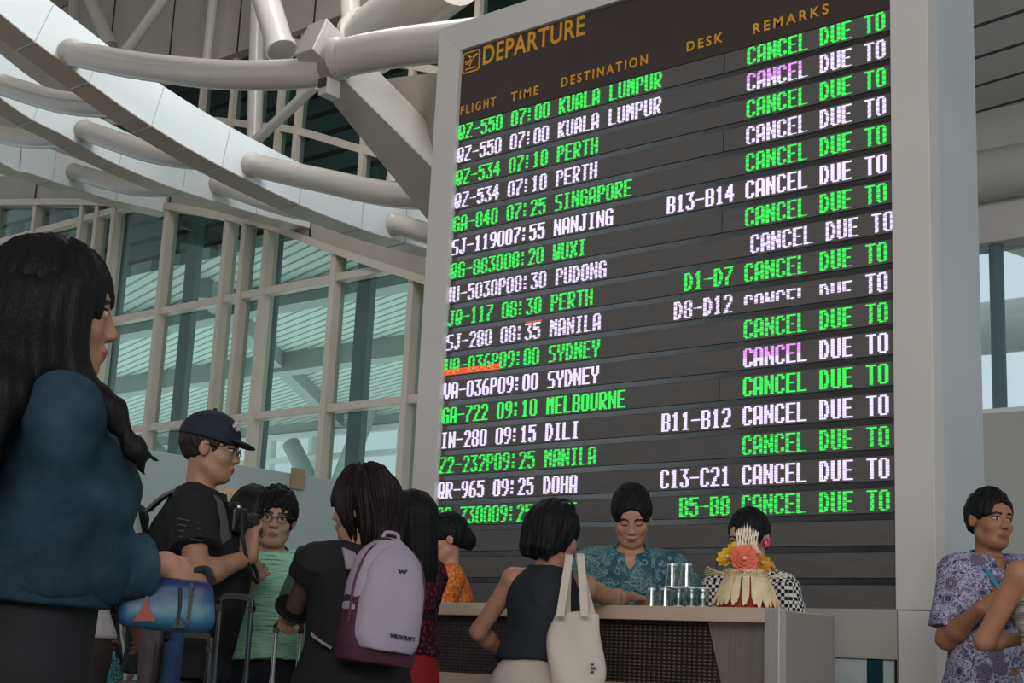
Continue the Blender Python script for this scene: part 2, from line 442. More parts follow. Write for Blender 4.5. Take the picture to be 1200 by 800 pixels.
pipe([(-21.5, 10.6, 8.2), (-20.0, 10.6, 7.8), (-18.9, 10.6, 7.66)], 0.125, 'pipe running out to the left from the third beam')
# truss tubes up in the roof
def strut(a, b, r, label):
    a, b = Vector(a), Vector(b)
    if b.z > 7.5 and abs(b.z-a.z) > 0.3: b = a+(b-a)*((12.15-a.z)/(b.z-a.z))
    o = thing('roof_strut', label, 'roof strut', tuple(a)); o['kind'] = 'structure'
    MB().tube([Vector((0, 0, 0)), Vector(b)-Vector(a)], r, 20).obj('tube', MT['pipe'], o, smooth=0.9)
    d = (Vector(b)-Vector(a)).normalized()
    MB().tube([Vector((0, 0, 0)), d*0.08], r*1.15, 20).obj('collar', MT['pipe'], o, smooth=0.9)
strut(atY(297, 200, 12.2), atY(303, -20, 12.2), 0.11, 'upright white post left of the box joint')
strut(atY(240, 90, 12.7), atY(253, -30, 12.7), 0.075, 'thin upright post under the upper ceiling')
strut(atY(87, 40, 12.4), atY(88, -30, 12.4), 0.10, 'upright post at the top behind the arched beam')
strut(atY(148, 60, 11.6), atY(205, -20, 11.6), 0.085, 'slanting tube at the top left')
strut(atY(130, 55, 12.0), atY(98, -20, 12.0), 0.11, 'slanting tube leaning left at the top')
strut(atY(330, 60, 9.4), atY(306, -20, 9.4), 0.155, 'thick slanting tube behind the curved pipe')
strut(atY(372, 98, 11.2), atY(300, 165, 11.8), 0.07, 'slim brace under the box joint')
strut(atY(461, 215, 12.3), atY(462, 160, 12.3), 0.085, 'short upright post beside the departure board')
strut(atY(413, 60, 9.8), atY(410, -20, 9.8), 0.11, 'upright post right of the box joint')
strut(atY(500, 225, 10.8), atY(478, 175, 11.0), 0.06, 'small brace touching the board edge')
strut(atY(430, 50, 9.0), atY(530, -30, 8.6), 0.3, 'wide tube above the board corner')

# ---- right-hand background
zt0 = atY(1150, 131, 10.5).z
rs = stripes('slatted_right_ceiling', 'cfccc8', '2a2c2d', (math.cos(math.radians(171)), math.sin(math.radians(171)), 0), 0.46, 0.90)
struct(MB().box((-5.5, 7.4, zt0), (8, 11.5, zt0+0.15)).obj('ceiling_right', rs))
RY = 10.5
zt = lambda y: atY(1150, y, RY).z
struct(MB().box((-5.6, RY, zt(190)), (5, RY+0.3, zt0)).obj('wall_right', MT['wall']))
struct(MB().tube([(-5.6, RY-0.1, zt(212)), (5, RY-0.1, zt(212))], 0.2, 28).obj('beam', MT['wall'], smooth=0.9))
struct(MB().box((-5.6, RY, zt(285)), (5, RY+0.3, zt(190))).obj('wall_lintel', MT['frame']))
struct(MB().box((-5.6, RY-0.15, 0), (5, RY+0.3, zt(489))).obj('wall_sill', MT['wall']))
rw = thing('window_4', 'bright window with a grey-green post at the right edge', 'window'); rw['kind'] = 'structure'
MB().tube([(atY(1160, 290, RY).x, RY+0.12, zt(489)), (atY(1160, 290, RY).x, RY+0.12, zt(285))], 0.055, 20).obj('mullion', MT['teal_steel'], rw, smooth=0.9)
MB().box((-5.6, RY+0.05, zt(489)), (5, RY+0.25, zt(478))).obj('sill', MT['white_steel'], rw)
MB().box((-5.6, RY+0.2, zt(489)), (5, RY+0.212, zt(285))).obj('pane', MT['clear'], rw)
for X in (-2.6, -1.2, 0.2, 1.6, 3.0):
    MB().tube([(X, RY+0.12, zt(489)), (X, RY+0.12, zt(285))], 0.055, 20).obj('mullion', MT['teal_steel'], rw, smooth=0.9)
# outdoors behind that window: canopy beams and a low parapet
struct(MB().tube([(-11, 18, 5.4), (4, 18, 5.4)], 0.35, 24).obj('beam', MT['white_steel'], smooth=0.9))
struct(MB().bar((-9, 16, 7.6), (-5.0, 22, 6.2), 0.5, 0.6).obj('beam', MT['wall']))
struct(MB().box((-12, 24, 0), (4, 24.4, 2.9)).obj('wall_parapet', MT['hall_beam']))
# side partition far right behind the man
# ------------------------------------------------------------------ departure board
BY = 6.2
BL, BR = -5.923, -2.992                # clear opening
FL, FR = -6.112, -2.797                # outer edges of the casing
BB, BT = 1.205, 4.652                  # opening bottom and top
FT = 4.845
bd = thing('departure_board', 'tall flight departure board with green and white LED rows in a pale casing', 'departure board', ((FL+FR)/2, BY, 0))
ox, oy = bd.location.x, BY
def L(x, y, z): return (x-ox, y-oy, z)
m = MB()
m.prism([L(FL, BY, BB), L(BL, BY, BB), L(BL, BY, BT), L(FL, BY, FT)], (0, 0.1, 0))
m.prism([L(BR, BY, BB), L(FR, BY, BB), L(FR, BY, FT), L(BR, BY, BT)], (0, 0.1, 0))
m.prism([L(FL, BY, FT), L(BL, BY, BT), L(BR, BY, BT), L(FR, BY, FT)], (0, 0.1, 0))
m.obj('frame', MT['frame'], bd, bevel=0.003)
MB().box(L(FL, BY+0.1, 0), L(FR, 6.765, FT)).obj('casing', mat('casing_side', 'b9bcbd', 0.5, 0, 0.03, 1.5), bd, bevel=0.004)
# base below the screen, with a glazed hatch
hx0, hx1, hz = atY(971, 780, BY).x, atY(1051, 780, BY).x, atY(1010, 771, BY).z
m = MB()
m.box(L(FL, BY, 0), L(hx0, BY+0.1, BB)); m.box(L(hx1, BY, 0), L(BR+0.005, BY+0.1, BB)); m.box(L(hx0, BY, hz), L(hx1, BY+0.1, BB)); m.box(L(hx0, BY, 0), L(hx1, BY+0.1, 0.35))
base = m.obj('base_panel', mat('base_panel', 'a59f99', 0.45, 0, 0.03, 1.5), bd)
MB().box(L(BR+0.009, BY, 0), L(FR, BY+0.1, BB-0.004)).obj('base_panel', MT['frame'], bd, bevel=0.002)
MT['teal_dark'] = mat('dark_teal_stripe', '12363c', 0.3)
pane_tone = mat('hatch_pane_tone', 'c3cac8', 0.3, 0.2, 0.05, 8)  # pale tone painted in for what shows in the hatch glass
MB().box(L(hx0, BY+0.02, 0.35), L(hx1, BY+0.04, hz)).obj('hatch_glass', pane_tone, bd)
MB().box(L(hx0+(hx1-hx0)*.55, BY+0.012, 0.35), L(hx0+(hx1-hx0)*.78, BY+0.02, hz)).obj('hatch_view_stripe', MT['teal_dark'], bd)  # painted teal stripe standing in for what shows in the glass
for X in (hx0+0.004, hx1-0.004): MB().box(L(X-0.006, BY-0.004, 0.35), L(X+0.006, BY+0.03, hz)).obj('hatch_edge', MT['black'], bd)
# header panel
HZ = 4.162
hd = MB().box(L(BL, BY+0.03, HZ), L(BR, BY+0.06, BT)).obj('header_panel', MT['header'], bd)
MB().box(L(BL, BY+0.065, BB), L(BR, BY+0.1, HZ)).obj('backing', MT['gap'], bd)

def text_mesh(name, body, x0, x1, zb, h, m, parent, y, bold=0.0, space=1.0, depth=0.004):
    cu = bpy.data.curves.new(name, 'FONT'); cu.body = body; cu.size = 1.0; cu.offset = bold; cu.extrude = 0.02; cu.space_character = space
    o = bpy.data.objects.new(name, cu); COL.objects.link(o)
    dg = bpy.context.evaluated_depsgraph_get(); me = bpy.data.meshes.new_from_object(o.evaluated_get(dg))
    bpy.data.objects.remove(o); bpy.data.curves.remove(cu)
    n = len(me.vertices); co = np.zeros(n*3, np.float32); me.vertices.foreach_get('co', co); co = co.reshape(-1, 3)
    a, b = co.min(0), co.max(0)
    q = np.zeros_like(co)
    q[:, 0] = x0 + (co[:, 0]-a[0])/(b[0]-a[0])*(x1-x0) - ox
    q[:, 2] = zb + (co[:, 1]-a[1])/(b[1]-a[1])*h
    q[:, 1] = y - oy - np.where(co[:, 2] > 0, depth, 0)
    me.vertices.foreach_set('co', q.ravel()); me.materials.clear(); me.materials.append(m); me.name = name
    t = bpy.data.objects.new(name, me); COL.objects.link(t); t.parent = parent
    return t
fy = BY+0.03
def px_text(body, p0, p1, hpx, bold=0.012, space=1.0):   # p0, p1: bottom-left and bottom-right pixels on the header plane
    a = atY(*p0, fy); b = atY(*p1, fy); t = atY(p0[0], p0[1]-hpx, fy)
    zb = (a.z+b.z)/2
    text_mesh('header_text', body, a.x, b.x, zb, t.z-a.z, MT['yellow'], hd, fy, bold, space)
px_text('DEPARTURE', (566, 77), (685, 41), 22, 0.014, 1.08)
px_text('FLIGHT', (540, 135), (581, 124.5), 10.5, 0.02, 1.5)
px_text('TIME', (599, 119), (631, 111), 10.5, 0.02, 1.35)
px_text('DESTINATION', (658, 101.5), (759, 76), 11, 0.02, 1.45)
px_text('DESK', (805, 61), (847, 49.5), 11.5, 0.02, 1.4)
px_text('REMARKS', (883, 39.5), (971, 17), 12, 0.02, 1.45)
# pictogram: rounded square with an aircraft taking off
ia = atY(541.5, 88, fy); ib = atY(563.5, 56, fy)
ix0, ix1 = ia.x, ib.x; iw = ix1-ix0; iz0 = atY(552, 85, fy).z; iz1 = iz0+iw*0.98
def ring(x0, x1, z0, z1, r, t):
    def rr(o):
        pts = []
        for cx, cz, a0 in ((x1-r, z1-r, 0), (x0+r, z1-r, 90), (x0+r, z0+r, 180), (x1-r, z0+r, 270)):
            for k in range(6):
                a = math.radians(a0+k*18); pts.append((cx+(r-o)*math.cos(a), cz+(r-o)*math.sin(a)))
        return pts
    A, B = rr(0), rr(t); m = MB(); n = len(A)
    for y in (fy-0.004, fy):
        m.v += [L(p[0], y, p[1]) for p in A]+[L(p[0], y, p[1]) for p in B]
    for i in range(n):
        j = (i+1) % n; m.f += [(i, j, n+j, n+i), (i, 2*n+i, 2*n+j, j), (n+i, n+j, 3*n+j, 3*n+i)]
    return m
m = ring(ix0, ix1, iz0, iz1, iw*0.16, iw*0.07)
def ip(u, v): return L(ix0+iw*u, fy, iz0+iw*v)
for poly in ([(0.18, 0.42), (0.28, 0.40), (0.86, 0.74), (0.84, 0.80), (0.76, 0.80), (0.22, 0.50)], [(0.30, 0.78), (0.40, 0.80), (0.62, 0.64), (0.52, 0.58)], [(0.38, 0.30), (0.46, 0.32), (0.60, 0.60), (0.50, 0.54)],
             [(0.14, 0.56), (0.20, 0.58), (0.28, 0.48), (0.20, 0.44)], [(0.18, 0.16), (0.82, 0.16), (0.82, 0.22), (0.18, 0.22)]):
    m.prism([ip(*q) for q in poly], (0, -0.004, 0))
m.obj('header_icon', MT['yellow'], hd)

# LED rows
FONT = {'0': '3E4141413E', '1': '00427F4000', '2': '4261514946', '3': '2141454B31', '4': '1814127F10', '5': '2745454539', '6': '3C4A494930', '7': '0171090503', '8': '3649494936', '9': '064949291E',
        ':': '0036360000', '-': '0808080808', 'A': '7E1111117E', 'B': '7F49494936', 'C': '3E41414122', 'D': '7F4141221C', 'E': '7F49494941', 'G': '3E4149497A', 'H': '7F0808087F', 'I': '00417F4100',
        'J': '2040413F01', 'K': '7F08142241', 'L': '7F40404040', 'M': '7F020C027F', 'N': '7F0408107F', 'O': '3E4141413E', 'P': '7F09090906', 'Q': '3E4151215E', 'R': '7F09192946', 'S': '4649494931',
        'T': '01017F0101', 'U': '3F4040403F', 'V': '1F2040201F', 'W': '3F4038403F', 'X': '6314081463', 'Y': '0708700807', 'Z': '6151494543'}
RM = [0, 1, 1, 2, 2, 3, 4, 4, 5, 5, 6]
DP = 0.00885; CW = 7*DP
def glyph(c):
    b = [int(FONT[c][2*i:2*i+2], 16) for i in range(5)]
    g = np.zeros((11, 6), bool)
    for r in range(11):
        for k in range(5):
            if b[k] >> RM[r] & 1: g[r, k] = True; g[r, k+1] = True
    if c in ':': g[:, 3:] = False; g[:, 0:1] = False; g[4, :] = False; g[7, :] = False
    return g
def led_text(txt, x0, zc, m, parent, y, rows=(0, 11), drop=0, miss=(), fields=()):
    """one mesh per word"""
    i = 0
    while i < len(txt):
        if txt[i] == ' ': i += 1; continue
        j = i
        while j < len(txt) and txt[j] != ' ' and (j == i or j not in fields): j += 1
        led_word(txt[i:j], x0+i*CW, zc, m, parent, y, rows, drop, {(a-i, b_) for a, b_ in miss})
        i = j
def led_word(txt, x0, zc, m, parent, y, rows, drop, miss):
    n_row = int(round((Z1-zc)/RP))+1; dashed = n_row in (1, 2, 3, 4, 5, 7, 8, 9, 10, 11, 15, 17)
    mb = MB(); hx = DP*0.46
    for i, ch in enumerate(txt):
        if ch == ' ': continue
        g = glyph(ch)
        for r in range(11):
            if not rows[0] <= r < rows[1] or (i, r) in miss: continue
            for k in range(6):
                if g[r, k]:
                    cx = x0+i*CW+k*DP-ox; cz = zc+(5-r-drop)*DP
                    hz_ = DP*(0.14 if dashed and (r+k//3) % 3 == 2 else 0.39)
                    n = len(mb.v)
                    mb.v += [(cx-hx, y-oy, cz-hz_), (cx+hx, y-oy, cz-hz_), (cx+hx, y-oy, cz+hz_), (cx-hx, y-oy, cz+hz_),
                             (cx-hx, y-oy-0.004, cz-hz_), (cx+hx, y-oy-0.004, cz-hz_), (cx+hx, y-oy-0.004, cz+hz_), (cx-hx, y-oy-0.004, cz+hz_)]
                    mb.f += [tuple(n+j for j in q) for q in ((4, 5, 6, 7), (0, 1, 5, 4), (1, 2, 6, 5), (2, 3, 7, 6), (3, 0, 4, 7))]
    me = bpy.data.meshes.new('led_text'); me.from_pydata(mb.v, [], mb.f); me.materials.append(m)
    o = bpy.data.objects.new('led_text', me); COL.objects.link(o); o.parent = parent
    return o
X1 = -5.918; XC = -3.826; XD = XC - CW*8
ROWS = ['QZ-550 07:00 KUALA LUMPUR', 'QZ-550 07:00 KUALA LUMPUR', 'QZ-534 07:10 PERTH', 'QZ-534 07:10 PERTH', 'GA-840 07:25 SINGAPORE', 'SJ-119007:55 NANJING', 'QG-883008:20 WUXI', 'MU-5030P08:30 PUDONG',
        'JQ-117 08:30 PERTH', 'SJ-280 08:35 MANILA', 'VA-036P09:00 SYDNEY', 'VA-036P09:00 SYDNEY', 'GA-722 09:10 MELBOURNE', 'IN-280 09:15 DILI', 'Z2-232P09:25 MANILA', 'QR-965 09:25 DOHA', 'QG-730009:25']
DESK = {6: 'B13-B14', 9: '  D1-D7', 10: ' D8-D12', 14: 'B11-B12', 16: 'C13-C21', 17: '  B5-B8'}
RP = 0.14997; Z1 = 4.107
sy = BY+0.035
for i in range(20):
    zc = Z1-RP*i
    st = MB().box(L(BL, sy, zc-0.058), L(BR, BY+0.065, min(zc+0.058, HZ-0.002))).obj('led_strip', MT['strip'], bd)
    MB().box(L(BL, sy+0.006, zc-0.058-0.0315), L(BR, BY+0.065, zc-0.058-0.0025)).obj('spacer_bar', MT['spacer'], bd) if i < 19 else None
    if i % 3 == 0:
        for X in (BL+0.98, BL+1.95): MB().box(L(X-0.002, sy-0.001, zc-0.058), L(X+0.002, sy, zc+0.058)).obj('joint', MT['gap'], st)
    if i >= 17: continue
    r = i+1; c = MT['led_g'] if r % 2 else MT['led_w']
    x0 = X1-(CW*0.55 if r == 8 else 0)
    if r <= 16:
        led_text(ROWS[i], x0, zc, c, st, sy, fields=(8,) if r == 8 else (7,))
    else:
        led_text('QG-730009:25', x0, zc, c, st, sy)
        led_text('                T', x0, zc, c, st, sy, rows=(0, 1))
    if r == 11:
        mb = MB()
        for k in range(3): mb.box(L(BL+0.002, sy-0.005, zc-0.052+k*0.0125), L(X1+CW*7.0, sy-0.001, zc-0.043+k*0.0125))
        mb.obj('led_fault', MT['led_r'], st)
    if r == 10: MB().box(L(X1+CW*10.0, sy-0.004, zc+0.053), L(X1+CW*11.9, sy, zc+0.058)).obj('led_fault', MT['led_r'], st)
    xr = XC+(CW*0.55 if r == 8 else 0)
    if r == 10:
        led_text('CANCEL DUE', xr, zc, c, st, sy, rows=(0, 6), drop=2); led_text('           TO', xr, zc, c, st, sy)
    elif r in (2, 12):
        led_text('CANCEL', xr, zc, MT['led_m'], st, sy, rows=(0, 6)); led_text('CANCEL', xr, zc, c, st, sy, rows=(6, 11)); led_text('       DUE TO', xr, zc, c, st, sy)
    else:
        led_text('CANCEL DUE TO', xr, zc, c, st, sy, miss={(5, 2), (5, 3)} if r in (9,) else ())
    if r in DESK: led_text(DESK[r], XD, zc, c, st, sy)

# ------------------------------------------------------------------ service counter
CF, CB, CT = 4.55, 4.95, 1.127
CR, CLX = -2.625, -5.6
ct = thing('service_counter', 'long service counter with pale top and dark woven front', 'counter', ((CR+CLX)/2, CF, 0))
ox2, oy2 = ct.location.x, CF
def K(x, y, z): return (x-ox2, y-oy2, z)
wood = mat('pale_counter_top', 'bfa894', 0.4, 0, 0.05, 8, stretch=(0.3, 4, 4))
MB().box(K(CLX, CF-0.02, CT-0.052), K(CR-0.06, CB, CT)).obj('worktop', wood, ct, bevel=0.004)
# woven rattan front
wv = bpy.data.materials.new('woven_rattan'); wv.use_nodes = True
t = wv.node_tree; b = t.nodes['Principled BSDF']; b.inputs['Roughness'].default_value = 0.5
tc = t.nodes.new('ShaderNodeTexCoord'); w1 = t.nodes.new('ShaderNodeTexWave'); w1.bands_direction = 'X'; w1.inputs['Scale'].default_value = 14; w1.inputs['Distortion'].default_value = 0.6
w2 = t.nodes.new('ShaderNodeTexWave'); w2.bands_direction = 'Z'; w2.inputs['Scale'].default_value = 24; w2.inputs['Distortion'].default_value = 0.5
mm = t.nodes.new('ShaderNodeMath'); mm.operation = 'MULTIPLY'
rp = t.nodes.new('ShaderNodeValToRGB'); rp.color_ramp.elements[0].color = srgb('1c1314'); rp.color_ramp.elements[1].color = srgb('5c4745')
bmp = t.nodes.new('ShaderNodeBump'); bmp.inputs['Strength'].default_value = 0.6; bmp.inputs['Distance'].default_value = 0.01
for ww in (w1, w2): t.links.new(tc.outputs['Object'], ww.inputs[0])
t.links.new(w1.outputs['Fac'], mm.inputs[0]); t.links.new(w2.outputs['Fac'], mm.inputs[1]); t.links.new(mm.outputs[0], rp.inputs[0])
t.links.new(rp.outputs[0], b.inputs['Base Color']); t.links.new(mm.outputs[0], bmp.inputs['Height']); t.links.new(bmp.outputs[0], b.inputs['Normal'])
sx0 = atY(828, 722, CF+0.05).x; sx1 = sx0 + 0.24
m = MB().prism([K(CLX, CF+0.05, 0.86), K(sx0+0.06, CF+0.05, 0.86), K(sx0, CF+0.05, CT-0.053), K(CLX, CF+0.05, CT-0.053)], (0, 0.03, 0))
m.prism([K(CLX, CF+0.05, 0.86), K(sx0+0.06, CF+0.05, 0.86), K(sx0+0.06, CF+0.08, 0.86), K(CLX, CF+0.08, 0.86)], (0, 0, -0.02))
m.obj('woven_front', wv, ct)
MB().box(K(CLX, CF+0.03, 0.0), K(sx0+0.2, CF+0.12, 0.84)).obj('plinth', wood, ct, bevel=0.004)
m = MB().prism([K(sx0+0.004, CF+0.055, CT-0.053), K(CR-0.06, CF+0.055, CT-0.053), K(CR-0.06, CF+0.055, 0.0), K(sx0+0.30, CF+0.055, 0.0)], (0, 0.02, 0))
m.obj('slanted_panel', MT['steel'], ct)
MB().box(K(CR-0.06, CF-0.02, 0), K(CR, CF+0.03, CT+0.0)).obj('end_post', MT['alu'], ct, bevel=0.003)
MB().box(K(CR-0.045, CF+0.03, 0), K(CR-0.005, CB, CT-0.008)).obj('end_panel', mat('end_panel', '9a938c', 0.35, 0.3, 0.04, 2), ct, bevel=0.003)
MB().box(K(CLX, CB-0.06, 0), K(CR-0.06, CB-0.03, CT-0.052)).obj('back_panel', MT['steel'], ct)

# ------------------------------------------------------------------ glasses on the counter
gm = glass('drinking_glass', (0.90, 0.94, 0.94), rough=0.08, base=0.13)
water = glass('water', (0.75, 0.88, 0.82))
def cup(name_label, x, y, z, inverted, r0, r1, h, grp, fill=False):
    o = thing('drinking_glass', name_label, 'glass', (x, y, z), group=grp)
    prof = [(0.0, 0.0), (r0, 0.0), (r1, h), (r1-0.003, h), (r0-0.003, 0.008), (0.0, 0.008)]
    if inverted: prof = [(r, h-zz) for r, zz in prof]
    MB().lathe(prof, 24).obj('glass_wall', gm, o, smooth=0.6)
    rz_ = 0 if inverted else h
    MB().lathe([(r1-0.004, rz_-0.002 if rz_ else 0), (r1+0.001, rz_-0.002 if rz_ else 0), (r1+0.001, rz_+0.003), (r1-0.004, rz_+0.003)], 24).obj('rim', MT['clear_rim'], o, smooth=0.6)
    bz = h-0.009 if inverted else 0.001
    MB().lathe([(0, bz), (r0-0.002, bz), (r0-0.002, bz+0.008), (0, bz+0.008)], 24).obj('base', MT['clear_rim'], o, smooth=0.6)
    if fill: MB().lathe([(0, 0.01), (r0-0.005, 0.01), (r0+(r1-r0)*0.35-0.005, 0.035), (0, 0.035)], 24).obj('drink', water, o, smooth=0.6)
    return o
MT['clear_rim'] = mat('glass_rim', 'c9d4d4', 0.1, 0.0, 0.0)
gy = CF+0.12
def gx(px): return atY(px, 700, gy).x
GZ = CT
hg = 0.075
cup('upside-down glass at the left end of the row on the counter', gx(763.5), gy, GZ, True, 0.018, 0.026, hg, 'glasses on the counter')
cup('second upside-down glass from the left end of the row on the counter', gx(779.5), gy, GZ, True, 0.021, 0.029, hg, 'glasses on the counter')
c3 = cup('upright glass under the left top glass, greenish dregs inside', gx(795), gy, GZ, False, 0.021, 0.028, hg, 'glasses on the counter', True)
c4 = cup('upright glass in the middle of the upright ones', gx(810.5), gy, GZ, False, 0.021, 0.028, hg, 'glasses on the counter', True)
c5 = cup('upright glass right beside the offering basket', gx(823.5), gy, GZ, False, 0.021, 0.028, hg, 'glasses on the counter', True)
cup('upside-down glass on top of the row, left of the two raised ones', gx(787), gy, GZ+hg+0.003, True, 0.022, 0.03, 0.09, 'glasses on the counter')
cup('upside-down glass on top of the row, right of the two raised ones', gx(804), gy, GZ+hg+0.003, True, 0.022, 0.03, 0.09, 'glasses on the counter')

# ------------------------------------------------------------------ offering basket
bx = atY(874, 705, CF+0.2).x; byy = CF+0.2
bk = thing('offering_basket', 'palm-leaf offering basket with fringe and flowers at the counter end', 'basket', (bx, byy, CT))
palm = mat('dried_palm_leaf', 'dcc6a0', 0.6, 0, 0.10, 20)
palm2 = mat('palm_braid', 'cdb592', 0.6, 0, 0.15, 60)
redc = mat('red_cloth', '8e2a1c', 0.8)
MB().lathe([(0, 0.002), (0.108, 0.002), (0.10, 0.05), (0.082, 0.10), (0.072, 0.124), (0, 0.124)], 32).obj('inner_cloth', redc, bk, smooth=0.8)
MB().lathe([(0, 0), (0.13, 0), (0.13, 0.004), (0, 0.004)], 32).obj('mat_base', mat('woven_mat', 'b5a45a', 0.7), bk)
for zz, rr_ in ((0.124, 0.080), (0.14, 0.0805)):
    m = MB(); n = 40
    for k in range(n):
        a = 2*math.pi*k/n; a2 = a+2*math.pi/n*1.2
        m.bar((rr_*math.cos(a), rr_*math.sin(a), zz-0.007), (rr_*math.cos(a2), rr_*math.sin(a2), zz+0.009), 0.005, 0.008)
    m.tube([(rr_*0.97*math.cos(2*math.pi*k/24), rr_*0.97*math.sin(2*math.pi*k/24), zz) for k in range(25)], 0.006, 8)
    m.obj('braided_rim', palm2, bk)
rng = random.Random(3)
n = 34
for k in range(n):
    a = 2*math.pi*k/n + rng.uniform(-.04, .04); wdt = rng.uniform(0.006, 0.0125); ln = rng.uniform(0.0, 0.018); tilt = rng.uniform(-.10, .10)
    m = MB(); secs = []
    for j, tt in enumerate((0, .25, .5, .75, 1)):
        rad = 0.080+0.047*tt**0.9; zz = 0.122-(0.118-ln)*tt; aa = a+tilt*tt; ww = wdt*(0.45+0.75*math.sin(min(tt*1.25+0.25, 1.45)*1.3)) * (1 if tt < 1 else 0.35)
        c_ = Vector((rad*math.cos(aa), rad*math.sin(aa), zz)); tg = Vector((-math.sin(aa), math.cos(aa), 0)); nn = Vector((math.cos(aa), math.sin(aa), 0.35))*0.0015
        secs.append([c_-tg*ww-nn, c_+tg*ww-nn, c_+tg*ww+nn, c_-tg*ww+nn])
    m.strip(secs).obj('palm_strip', palm, bk)
for sx, a0 in ((-1, 3.14), (1, 0.0)):
    for k in range(5):
        a = a0+0.8+(k-2)*0.10; a = a if sx > 0 else a-0.1
        MB().bar((0.08*math.cos(a), 0.08*math.sin(a), 0.125), (0.155*math.cos(a), 0.155*math.sin(a), 0.128+0.006*k), 0.005, 0.002).obj('leaf_tip', palm, bk)
def flower(c, r, col, npet, layers, parent, up):
    o = None; up = Vector(up).normalized(); q = up.to_track_quat('Z', 'Y')
    m = MB()
    for l in range(layers):
        el = 0.25+0.5*l/layers; rr_ = r*(1-0.22*l)
        for k in range(npet):
            a = 2*math.pi*(k+0.5*l)/npet; secs = []
            for tt, ww in ((0.1, .10), (0.4, .34), (0.7, .36), (1.0, .08)):
                dirv = Vector((math.cos(a)*math.cos(el), math.sin(a)*math.cos(el), math.sin(el)*(0.7+0.6*tt)))
                cc = dirv*rr_*tt; tg = Vector((-math.sin(a), math.cos(a), 0))*rr_*ww; th = Vector((0, 0, 0.0012))
                secs.append([Vector(c)+q@(cc-tg+Vector((0, 0, rr_*.08))), Vector(c)+q@(cc-th), Vector(c)+q@(cc+tg+Vector((0, 0, rr_*.08))), Vector(c)+q@(cc+th)])
            m.strip(secs)
    o = m.obj('flower', col, parent, smooth=1.2)
    MB().lathe([(0, -0.004), (r*.16, -0.002), (r*.2, 0.006), (0, 0.012)], 10, tuple(Vector(c)+up*r*0.25)).obj('flower_heart', palm2, o, smooth=True)
yel = mat('yellow_petal', 'e0ae2c', 0.6, 0, 0.1, 30); cor = mat('coral_petal', 'e8745c', 0.6, 0, 0.1, 30); pink = mat('pale_pink_petal', 'e6b6a0', 0.6, 0, 0.1, 30); och = mat('ochre_petal', 'c08a1e', 0.6, 0, 0.1, 30)
# image-right at the basket is mostly +X; towards the camera is roughly (+0.6, -0.75)
vx, vy = Vector((0.763, 0.647, 0)), Vector((0.655, -0.756, 0))
def bp_(r_, t_, z_): return tuple(vx*r_+vy*t_+Vector((0, 0, z_)))
flower(bp_(-0.072, 0.03, 0.185), 0.044, yel, 9, 3, bk, bp_(-0.6, 0.8, 0.5))
flower(bp_(-0.018, 0.05, 0.18), 0.056, cor, 10, 4, bk, bp_(0, 1, 0.3))
flower(bp_(0.052, 0.045, 0.17), 0.036, och, 8, 4, bk, bp_(0.3, 1, 0.2))
flower(bp_(0.085, 0.02, 0.165), 0.026, och, 8, 3, bk, bp_(0.8, 0.6, 0.3))
flower(bp_(-0.035, 0.0, 0.22), 0.04, yel, 9, 3, bk, bp_(-0.2, 0.6, 0.8))
flower(bp_(0.02, 0.02, 0.215), 0.036, pink, 7, 2, bk, bp_(0.5, 0.5, 0.6))
flower(bp_(0.045, 0.0, 0.2), 0.03, pink, 7, 2, bk, bp_(0.7, 0.3, 0.6))
# standing lattice of cut palm leaf
m = MB(); 
def lat(u, v): return Vector(bp_(0.002+u, 0.0, 0.20+v))
for k in range(-3, 4):
    u0 = k*0.011
    m.bar(lat(u0-0.004, 0), lat(u0+0.014-abs(k)*0.002, 0.105-abs(k-1)*0.006), 0.0042, 0.003, up=tuple(vy)); m.bar(lat(u0+0.004, 0), lat(u0-0.014+abs(k)*0.002, 0.105-abs(k+1)*0.006), 0.0042, 0.003, up=tuple(vy))
    m.prism([lat(u0-0.005, 0.095-abs(k)*0.006), lat(u0+0.005, 0.095-abs(k)*0.006), lat(u0, 0.125-abs(k)*0.008)], vy*0.003)
m.obj('palm_lattice', mat('pale_palm', 'e9dfc6', 0.6), bk)
# ------------------------------------------------------------------ continuous organic surfaces (distance fields -> mesh)
def V(*a): return np.array(a, float)
def unit(v): v = np.asarray(v, float); return v/np.linalg.norm(v)

